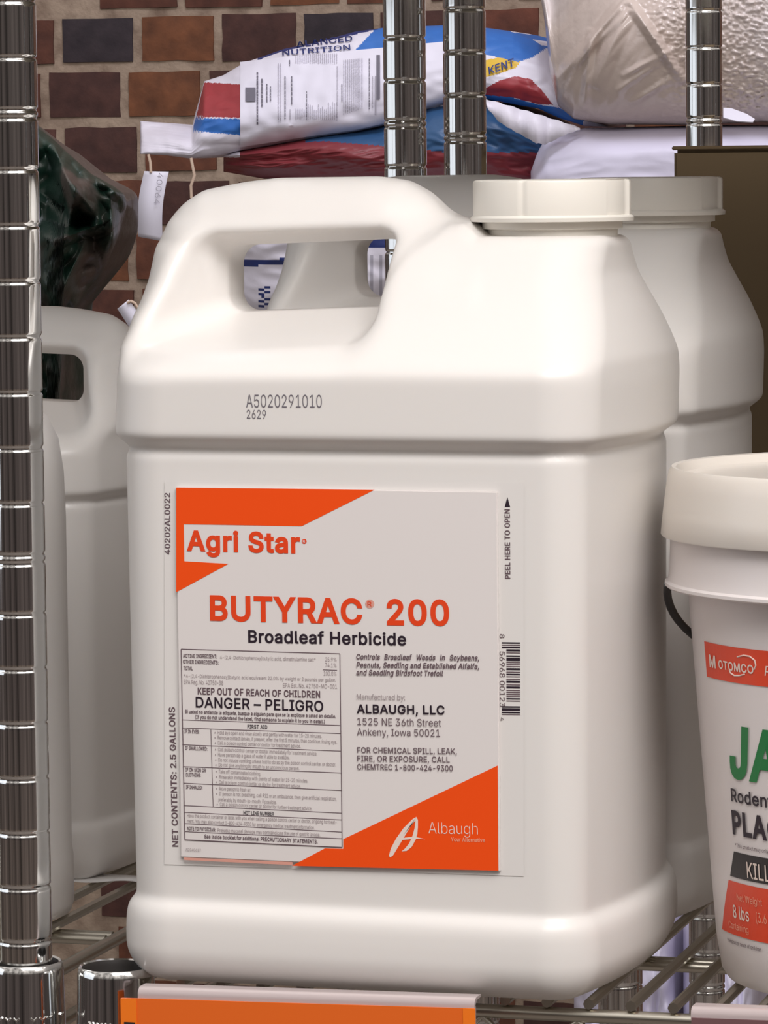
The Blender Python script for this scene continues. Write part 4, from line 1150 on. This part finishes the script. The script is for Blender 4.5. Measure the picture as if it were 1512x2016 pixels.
class Bag:
    """pillow of film or paper: front sheet bulging to the viewer, back sheet behind, sewn together at the rim"""
    def __init__(self, top, bot, Y0, bulge, thick, tilt=0.0, wr=(0, 10), wr2=(0, 60), nu=140, nv=90, seed=0, edge=.5, fold=None):
        self.__dict__.update(locals())
        self.x0, self.x1 = max(top[0][0], bot[0][0]), min(top[-1][0], bot[-1][0])
    def depth(self, u, v):
        pu = max(0.0, 1 - abs(2 * u - 1) ** 3) ** self.edge
        pv = max(0.0, 1 - abs(2 * v - 1) ** 2.2) ** self.edge
        w_ = self.wr[0] * noise.noise(Vector((u * self.wr[1], v * self.wr[1] * .6, self.seed))) + \
            self.wr2[0] * abs(noise.noise(Vector((u * self.wr2[1], v * self.wr2[1] * .7, self.seed + 9))))
        if self.fold:
            x = self.x0 + (self.x1 - self.x0) * u
            t, b_ = interp(self.top, x), interp(self.bot, x)
            w_ += self.fold(x, t + (b_ - t) * v)
        return self.Y0 + self.tilt * (1 - v) - self.bulge * pu * pv + w_ * min(1, 4 * pu * pv)
    def surf(self, x, y, lift=0.0):
        u = (x - self.x0) / (self.x1 - self.x0)
        t, b_ = interp(self.top, x), interp(self.bot, x)
        v = (y - t) / max(1e-6, b_ - t)
        return at(x, y, self.depth(min(1, max(0, u)), min(1, max(0, v))) - lift)
    def build(self, name, mats, matfn=None, parent=None, **k):
        mb = MB()
        nu, nv = self.nu, self.nv
        vs, ms, fs = [], [], []
        for j in range(nv + 1):
            for i in range(nu + 1):
                x = self.x0 + (self.x1 - self.x0) * i / nu
                t, b_ = interp(self.top, x), interp(self.bot, x)
                y = t + (b_ - t) * j / nv
                vs.append(at(x, y, self.depth(i / nu, j / nv)))
        idx = lambda i, j: j * (nu + 1) + i
        for j in range(nv):
            for i in range(nu):
                fs.append([idx(i, j), idx(i, j + 1), idx(i + 1, j + 1), idx(i + 1, j)])
                if matfn:
                    x = self.x0 + (self.x1 - self.x0) * (i + .5) / nu
                    t, b_ = interp(self.top, x), interp(self.bot, x)
                    ms.append(matfn(x, t + (b_ - t) * (j + .5) / nv))
                else:
                    ms.append(0)
        base = len(vs)
        back = {}
        for j in range(nv + 1):
            for i in range(nu + 1):
                if i in (0, nu) or j in (0, nv):
                    back[(i, j)] = idx(i, j)
                else:
                    u, v = i / nu, j / nv
                    pu = (1 - abs(2 * u - 1) ** 6) ** .6; pv = (1 - abs(2 * v - 1) ** 6) ** .6
                    x = self.x0 + (self.x1 - self.x0) * u
                    t, b_ = interp(self.top, x), interp(self.bot, x)
                    p_ = at(x, t + (b_ - t) * v, self.Y0 + self.tilt * (1 - v))
                    p_ = p_ + np.array([0, self.thick * pu * pv, 0])
                    back[(i, j)] = len(vs)
                    vs.append(p_)
        for j in range(nv):
            for i in range(nu):
                fs.append([back[(i, j)], back[(i + 1, j)], back[(i + 1, j + 1)], back[(i, j + 1)]])
                ms.append(ms[j * nu + i])
        mb.add(vs, fs, ms)
        return mb.build(name, mats, parent, angle=None)

M['bagwhite'] = mat('woven_bag_white', (0.74, 0.71, 0.80), 0.42, bump=(90, .25, .002))
M['bagblue'] = mat('woven_bag_blue', (0.035, 0.16, 0.52), 0.42, bump=(90, .2, .002))
M['bagred'] = mat('woven_bag_red', (0.34, 0.035, 0.045), 0.45, bump=(90, .2, .002))
M['bagnavy'] = mat('woven_bag_navy', (0.02, 0.035, 0.16), 0.45)
M['bagyellow'] = mat('woven_bag_yellow', (0.72, 0.46, 0.04), 0.45)
M['bagred_shade'] = mat('woven_bag_red_shaded', (0.20, 0.022, 0.03), 0.45, bump=(60, .2, .002))  # this and the next: bag red and blue with shade in the colour
M['bagblue_shade'] = mat('woven_bag_blue_shaded', (0.025, 0.085, 0.20), 0.45, bump=(60, .2, .002))
M['tagpaper'] = mat('feed_tag_paper', (0.76, 0.74, 0.84), 0.55)
M['tagink'] = mat('feed_tag_ink', (0.16, 0.15, 0.19), 0.6)
M['tagfaint'] = mat('feed_tag_faint_ink', (0.42, 0.40, 0.47), 0.6)
M['tan'] = mat('torn_kraft', (0.62, 0.47, 0.36), 0.8)

# printed feed bag lying on top of the stack
KB = Bag([(276, 238), (330, 243), (378, 252), (384, 225), (402, 160), (440, 148), (480, 124), (560, 96), (620, 84), (700, 62), (760, 54), (870, 50), (960, 55), (1010, 62), (1060, 82), (1090, 110), (1150, 200), (1200, 240)],
         [(276, 303), (330, 306), (372, 312), (430, 306), (470, 297), (560, 282), (620, 273), (700, 260), (760, 246), (835, 216), (870, 205), (957, 195), (1010, 205), (1060, 214), (1100, 232), (1150, 248), (1200, 250)],
         2.56, 0.05, 0.26, 0.06, wr=(.012, 4), wr2=(.002, 12), nu=300, nv=100, seed=3, fold=lambda x, y: -.004 * abs(noise.noise(Vector((x / 60, y / 26, 1)))) - .0025 * noise.noise(Vector((x / 22, y / 30, 5))))
def kent(x, y):
    if x < 378: return 0
    if inpoly(x, y, [(402, 162), (474, 166), (474, 232), (386, 230)]): return 2
    if inpoly(x, y, [(384, 233), (474, 234), (472, 266), (380, 258)]): return 1
    if inpoly(x, y, [(510, 110), (545, 92), (700, 62), (745, 57), (610, 88), (545, 105), (505, 120)]) and y < interp(KB.top, x) + 5: return 3
    if inpoly(x, y, [(698, 100), (740, 56), (860, 48), (970, 52), (1040, 72), (1075, 95), (1050, 112), (1020, 122), (960, 108), (860, 96), (760, 96)]): return 1
    if inpoly(x, y, [(957, 108), (1012, 100), (1024, 122), (1016, 134), (957, 152)]): return 4 if not inpoly(x, y, [(957, 100), (1008, 100), (1008, 107), (957, 118)]) else 0
    if inpoly(x, y, [(940, 182), (985, 158), (1015, 150), (1045, 156), (1065, 175), (1088, 206), (1060, 205), (1010, 192), (945, 186)]): return 2
    if inpoly(x, y, [(935, 186), (1000, 190), (1060, 206), (1100, 212), (1150, 235), (1145, 256), (1080, 228), (1010, 208), (940, 204)]): return 1
    return 0
kroot = thing('feed_bag', at(700, 300, 2.6), 'white, red and blue printed feed bag with a paper tag, top of the stack', 'bag')
ko = Vector(kroot.location)
def settle(o):   # keep the geometry where it is while parenting it to an Empty placed elsewhere
    for v in o.data.vertices: v.co -= ko
kb = KB.build('bag_skin', [M['bagwhite'], M['bagblue'], M['bagred'], M['bagnavy'], M['bagyellow'], M['tan']], kent, kroot)
settle(kb)
def px_text(mb, bag, s_, x0, y0, x1, y1, cap, mt, lift=.004, bold=0, shear=0):
    q, fs = text2d(s_, (x0, -y0), (x1, -y1), cap, bold, shear)
    mb.add([bag.surf(v[0], -v[1], lift) for v in q], fs, mt)
kp = MB()
px_text(kp, KB, 'ALANCED', 584, 93, 694, 80, 11, 0, bold=.012)
px_text(kp, KB, 'NUTRITION', 556, 109, 690, 98, 10.5, 0, bold=.012)
kq = kp.build('bag_lettering', [M['bagnavy']], kroot, smooth=False); settle(kq)
kp = MB()
px_text(kp, KB, 'KENT', 963, 147, 1016, 128, 15, 0, bold=.02, shear=.2)
kq = kp.build('maker_name', [M['bagnavy']], kroot, smooth=False); settle(kq)
# torn white mouth flap of the bag at right
fb = MB()
n = 30
vs = []
for j, (yo) in enumerate((0, 1)):
    for i in range(n + 1):
        u = i / n
        x = 956 + (1142 - 956) * u
        yt = 195 + 56 * u ** 1.05 + 1.0 * math.sin(i * 1.3)
        yb_ = float(np.interp(x, [956, 962, 983, 1010, 1053, 1074, 1105, 1142], [197, 215, 241, 256, 281, 284, 268, 254])) + 1.0 * math.sin(i * 2.1)
        vs.append(np.array(at(x, yt if j == 0 else yb_, 2.47 - .004 * j + .003 * math.sin(i * .7))) - np.array(ko))
fs = [[i, n + 1 + i, n + 2 + i, i + 1] for i in range(n)]
fb.add(vs, fs)
f_ = fb.build('mouth_flap', M['bagwhite'], kroot)
f_.modifiers.new('thickness', 'SOLIDIFY').thickness = .0015
# paper feed tag stuck on the bag
tg = MB()
P4 = [(473, 124), (872, 76), (872, 203), (600, 274), (470, 296)]
nu, nv = 60, 24
vs, fs = [], []
for j in range(nv + 1):
    for i in range(nu + 1):
        x = 473 + (872 - 473) * i / nu
        yt = float(np.interp(x, [473, 560, 750, 872], [122, 112, 94, 82])); yb_ = float(np.interp(x, [473, 600, 700, 760, 835, 872], [292, 272, 258, 244, 218, 214])) - 2
        vs.append(np.array(KB.surf(x, yt + (yb_ - yt) * j / nv, .0035)) - np.array(ko))
for j in range(nv):
    for i in range(nu):
        a_ = j * (nu + 1) + i
        fs.append([a_, a_ + nu + 1, a_ + nu + 2, a_ + 1])
tg.add(vs, fs, 0)
def tagbar(x0, y0, x1, y1, mt):
    n = max(2, int(max(abs(x1 - x0), abs(y1 - y0)) / 8))
    vs, fs = [], []
    horiz = abs(x1 - x0) > abs(y1 - y0)
    for i in range(n + 1):
        t = i / n
        if horiz: pr_ = [(x0 + (x1 - x0) * t, y0), (x0 + (x1 - x0) * t, y1)]
        else: pr_ = [(x0, y0 + (y1 - y0) * t), (x1, y0 + (y1 - y0) * t)]
        for q in pr_: vs.append(np.array(KB.surf(q[0], q[1], .0055)) - np.array(ko))
    for i in range(n): fs.append([2 * i, 2 * i + 1, 2 * i + 3, 2 * i + 2])
    tg.add(vs, fs, mt)
random.seed(8)
def column(x, y0, y1, w_, mt, dash=(3, 9)):
    y = y0
    while y < y1:
        L_ = random.uniform(*dash)
        tagbar(x, y, x + w_, min(y + L_, y1), mt)
        y += L_ + random.uniform(1.0, 2.2)
for (x, y0, y1, w_, mt) in [(505, 142, 245, 3.2, 1), (514, 155, 212, 3.0, 1), (524, 165, 202, 2.6, 1), (531, 170, 200, 2.6, 1), (547, 125, 240, 1.6, 2), (551, 125, 240, 1.6, 2), (560, 150, 235, 2.4, 1),
                            (569, 118, 130, 2, 1), (573, 150, 205, 2.4, 1), (570, 215, 235, 2, 2)]:
    column(x, y0, y1, w_, mt)
for x in range(582, 664, 4):
    column(x, 105 if x % 8 else 108, 124, 1.5, 2)
    column(x, 205 + random.uniform(-6, 12), 236, 1.5, 2)
for x in range(676, 716, 4): column(x, 118 - (x - 676) * .1, 226 - (x - 676) * .35, 1.5, 2)
column(603, 180, 236, 1.4, 1); column(663, 130, 236, 1.5, 2); column(672, 165, 200, 2, 1)
column(726, 115, 215, 1.8, 1); column(733, 150, 212, 1.5, 2)
tagbar(741, 108, 748, 195, 1); tagbar(738, 150, 741, 225, 2)
tagbar(483, 172, 503, 199, 1); tagbar(487, 176, 500, 183, 0); tagbar(487, 188, 500, 195, 0)
tt = tg.build('feed_tag', [M['tagpaper'], M['tagink'], M['tagfaint']], kroot)

# lower bag of the same kind, its red and blue darkened for shade
LB2 = Bag([(440, 300), (520, 285), (640, 264), (740, 244), (850, 205), (960, 198), (1060, 232), (1085, 300)],
          [(440, 338), (520, 352), (640, 358), (740, 362), (850, 365), (960, 366), (1060, 366), (1085, 362)], 2.60, .10, .28, 0, wr=(.02, 5), wr2=(.006, 18), seed=6, nu=120, nv=50)
def low(x, y):
    if 600 < x and inpoly(x, y, [(560, 282), (700, 250), (860, 200), (1090, 205), (1090, 300), (880, 300), (760, 288), (640, 278)]): return 1
    if x < 470 and y < 310: return 2
    return 0
tag(LB2.build('feed_bag', [M['bagred_shade'], M['bagblue_shade'], M['bagwhite']], low), 'red and blue feed bag with shade in its colours, directly under the white printed bag', 'bag')

# white bag with navy bands, lower in the stack (seen through the jug handle)
NB = Bag([(455, 372), (520, 366), (760, 362), (1060, 366), (1110, 372)], [(455, 640), (520, 648), (760, 652), (1060, 648), (1110, 640)], 2.60, .09, .28, 0, wr=(.015, 5), wr2=(.006, 14), seed=12, nu=110, nv=60)
def navy(x, y):
    if abs(y - 517 + (x - 515) * .05) < 6 and x < 620: return 1
    if y > 565 and 508 < x < 530: return 1 if (int(x) // 4 + int(y) // 4) % 2 else 0
    if 690 < x < 780 and 470 < y < 489: return 1
    if 690 < x < 780 and y > 500 and (int(x) % 9 < 3): return 2
    return 0
tag(NB.build('feed_bag', [M['bagwhite'], M['bagnavy'], M['tagfaint']], navy), 'white bag with navy bands, seen through the hole of the big jug handle', 'bag')

# paper price tags hanging from the bags on strings
def paper_tag(label, px, Y, strings, curl=.006, text=None):
    p0 = at(*px[0], Y)
    root = thing('paper_tag', p0, label, 'tag')
    o = np.array(p0)
    mb = MB()
    n = 16
    vs = []
    for i in range(n + 1):
        t = i / n
        l = np.array(px[0]) * (1 - t) + np.array(px[3]) * t
        r = np.array(px[1]) * (1 - t) + np.array(px[2]) * t
        bow = -6 * math.sin(math.pi * t) if curl else 0
        for q in (l, r):
            vs.append(np.array(at(q[0] + bow, q[1], Y - curl * math.sin(math.pi * t))) - o)
    mb.add(vs, [[2 * i, 2 * i + 2, 2 * i + 3, 2 * i + 1] for i in range(n)])
    pp = mb.build('tag_card', M['tagpaper'], root)
    pp.modifiers.new('thickness', 'SOLIDIFY').thickness = .0008
    for st in strings:
        sb = MB()
        sb.tube([np.array(at(x, y, Y - .001)) - o for (x, y) in st], .0016, 8)
        sb.build('string', M['tan'], root)
    if text:
        s_, x0, y0, x1, y1, cap = text
        q, fs = text2d(s_, (x0, -y0), (x1, -y1), cap, .0)
        tb_ = MB(); tb_.add([np.array(at(v[0], -v[1], Y - curl - .003)) - o for v in q], fs)
        tb_.build('tag_print', M['tagfaint'], root, smooth=False)
    return root
paper_tag('long white paper tag hanging on a string below the bag flap at left', [(284, 337), (332, 338), (320, 475), (272, 466)], 2.50, [[(292, 304), (296, 320), (297, 340)]], .008, ('40064', 311, 340, 303, 402, 11))
paper_tag('small tilted white tag peeking out left of the big jug', [(231, 608), (253, 590), (280, 626), (257, 648)], 2.40, [[(251, 596), (258, 593), (266, 597), (272, 606), (300, 600), (380, 585), (458, 560)]], 0)
sm = MB()
o3 = np.array(at(376, 310, 2.53))
sm.tube([np.array(at(x, y, 2.53)) - o3 for (x, y) in ((376, 311), (379, 326), (383, 345), (376, 365), (377, 390))], .0017, 8)
so = sm.build('string', M['tan']); so.location = o3
tag(so, 'loose pale string hanging from the printed feed bag flap', 'string')

# crinkled white poly sack, top right
M['poly'] = mat('poly_film', (0.76, 0.70, 0.70), 0.26, bump=(70, .25, .004), coat=.3, noise_col=((0.60, 0.50, 0.445), 3.5, 0.42, 0.60))
def crease(x, y, x0, y0, x1, y1, w_, h):
    """a pinched ridge of film along a line"""
    dx, dy = x1 - x0, y1 - y0
    L2 = dx * dx + dy * dy
    t = ((x - x0) * dx + (y - y0) * dy) / L2
    tt = min(1, max(0, t))
    d = math.hypot(x - x0 - dx * tt, y - y0 - dy * tt) / w_
    return -h * max(0, 1 - d) * math.sin(math.pi * min(1, max(0, t * .94 + .03))) ** .5
RIDGES = [(1092, 165, 1240, -10, 16, .012), (1240, 5, 1345, 160, 14, .014), (1100, 200, 1180, 60, 10, .006), (1150, 215, 1165, 60, 12, .008), (1170, 170, 1235, 20, 22, .010),
          (1075, 40, 1095, 180, 10, .005), (1225, 150, 1330, 95, 9, .005), (1215, 180, 1300, 120, 9, .004), (1240, 205, 1330, 150, 10, .005), (1130, 130, 1240, 20, 8, .004)]
def sack_folds(x, y):
    r = sum(crease(x, y, *q) for q in RIDGES)
    k = float(min(1, max(0, (x - 1250 - (y - 60) * .25) / 120)))
    p_ = Vector((x / 15.0, y / 9.0, 3.1))
    r -= k * .0075 * abs(noise.noise(p_)) + k * .003 * noise.noise(p_ * 2.3)
    r -= (1 - k) * .003 * abs(noise.noise(Vector((x / 24 + y / 40, y / 70, 7))))
    return r
WB = Bag([(1062, -60), (1100, -160), (1300, -180), (1500, -190), (1700, -180), (1900, -120), (1960, -40)],
         [(1062, -20), (1072, 40), (1084, 150), (1098, 208), (1130, 234), (1200, 245), (1350, 246), (1500, 240), (1700, 246), (1900, 230), (1960, 20)],
         2.50, .12, .20, .05, wr=(.03, 3), wr2=(0, 15), nu=330, nv=170, seed=21, edge=.55, fold=sack_folds)
wsk = tag(WB.build('poly_sack', [M['poly']]), 'crinkled white plastic sack at top right behind the shelf post', 'bag')
sc = MB()
sc.add([at(x, y, 2.385 + .02 * (240 - y) / 26) for (x, y) in ((1424, 212), (1440, 213), (1470, 224), (1486, 234), (1482, 240), (1450, 238), (1424, 231))], [[0, 6, 5, 4, 3, 2, 1]])
so = sc.build('loose_paper_scrap', M['tagpaper'], wsk, smooth=False)  # loose scrap of paper below the sack, only parented to it
so.modifiers.new('thickness', 'SOLIDIFY').thickness = .001
# smooth lavender-white bag below it
M['lav'] = mat('smooth_white_bag', (0.74, 0.71, 0.86), 0.38, bump=(20, .25, .006))
FB = Bag([(1045, 338), (1058, 300), (1075, 270), (1150, 252), (1400, 246), (1700, 246), (1760, 300)],
         [(1045, 380), (1062, 408), (1085, 420), (1150, 424), (1400, 424), (1700, 424), (1760, 400)], 2.50, .10, .22, .03, wr=(.02, 4), wr2=(.003, 10), nu=120, nv=60, seed=31)
tag(FB.build('poly_sack', [M['lav']]), 'smooth pale lavender bag lying flat under the crinkled white sack', 'bag')
# supporting bags that carry the upper ones down to the rack
SB = Bag([(1050, 418), (1090, 412), (1400, 410), (1740, 412), (1770, 418)], [(1050, 640), (1090, 650), (1400, 652), (1740, 650), (1770, 640)], 2.50, .09, .24, 0, wr=(.02, 5), wr2=(.006, 14), nu=80, nv=40, seed=44)
tag(SB.build('poly_sack', [M['bagwhite']]), 'plain white bag under the smooth lavender bag, behind the rear jug', 'bag')
# dark green bag at left
M['camo'] = mat('dark_green_film', (0.008, 0.028, 0.019), 0.38, noise_col=((0.085, 0.066, 0.058), 7, 0.50, 0.56), bump=(12, .35, .02))
GR = [(100, 270, 150, 400, 20, .030), (130, 300, 235, 385, 16, .025), (120, 330, 200, 440, 22, .03), (215, 380, 225, 520, 18, .02), (95, 480, 200, 440, 18, .03), (110, 600, 170, 470, 20, .025), (150, 360, 130, 470, 14, .02)]
def garden_folds(x, y):
    return sum(crease(x, y, *q) for q in GR) + .035 * noise.noise(Vector((x / 70, y / 80, 2))) - .02 * abs(noise.noise(Vector((x / 38, y / 45, 8))))
GB = Bag([(-60, 250), (60, 238), (92, 262), (125, 292), (180, 342), (225, 366), (243, 380), (250, 396)],
         [(-60, 1300), (60, 1320), (92, 1310), (125, 640), (160, 590), (205, 530), (232, 470), (250, 404)], 1.02, .09, .06, 0, wr=(0, 7), wr2=(0, 10), nu=120, nv=260, seed=2, fold=garden_folds)
tag(GB.build('garden_bag', [M['camo']]), 'crumpled dark green and brown plastic bag against the brick wall at left', 'bag')

# brown cardboard box behind the rear jug
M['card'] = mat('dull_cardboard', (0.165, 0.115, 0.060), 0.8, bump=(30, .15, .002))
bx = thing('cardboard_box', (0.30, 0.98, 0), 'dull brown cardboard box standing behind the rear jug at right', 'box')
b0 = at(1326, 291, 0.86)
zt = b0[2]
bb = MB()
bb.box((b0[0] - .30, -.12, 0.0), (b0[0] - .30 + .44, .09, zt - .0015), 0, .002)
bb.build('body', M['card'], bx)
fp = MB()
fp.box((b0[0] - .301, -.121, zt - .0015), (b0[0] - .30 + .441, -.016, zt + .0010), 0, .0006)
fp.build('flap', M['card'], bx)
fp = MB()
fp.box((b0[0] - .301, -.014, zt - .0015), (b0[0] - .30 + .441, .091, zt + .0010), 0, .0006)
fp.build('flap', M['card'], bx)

# white sacks on the far rack's lower shelf, seen through the wires
for i, (xa, xb) in enumerate(((1130, 1330), (1345, 1500))):
    q = Bag([(xa, 1800 + 10 * i), (xa + 20, 1780), (xb - 20, 1780), (xb, 1800)], [(xa, 2180), (xa + 20, 2220), (xb - 20, 2220), (xb, 2180)], 2.60, .10, .22, .02, wr=(.03, 5), wr2=(.014, 12), nu=60, nv=60, seed=50 + i)
    tag(q.build('poly_sack', [M['lav']]), ['white sack seen through the shelf wires between big jug and pail', 'white sack low down behind the base of the pail'][i], 'bag')

# repeats share a group
GROUPS = {'plastic_jug': 'white plastic jugs on the shelves', 'wire_shelving_unit': 'chrome wire shelving units', 'feed_bag': 'feed bags stacked on the far rack',
          'poly_sack': 'white plastic sacks on the far rack', 'paper_tag': 'white paper tags hanging from the bags', 'shelf_label_holder': 'clear label strips on the shelf edge'}
for o in S.objects:
    if o.parent is None and o.name.split('.')[0] in GROUPS:
        o['group'] = GROUPS[o.name.split('.')[0]]
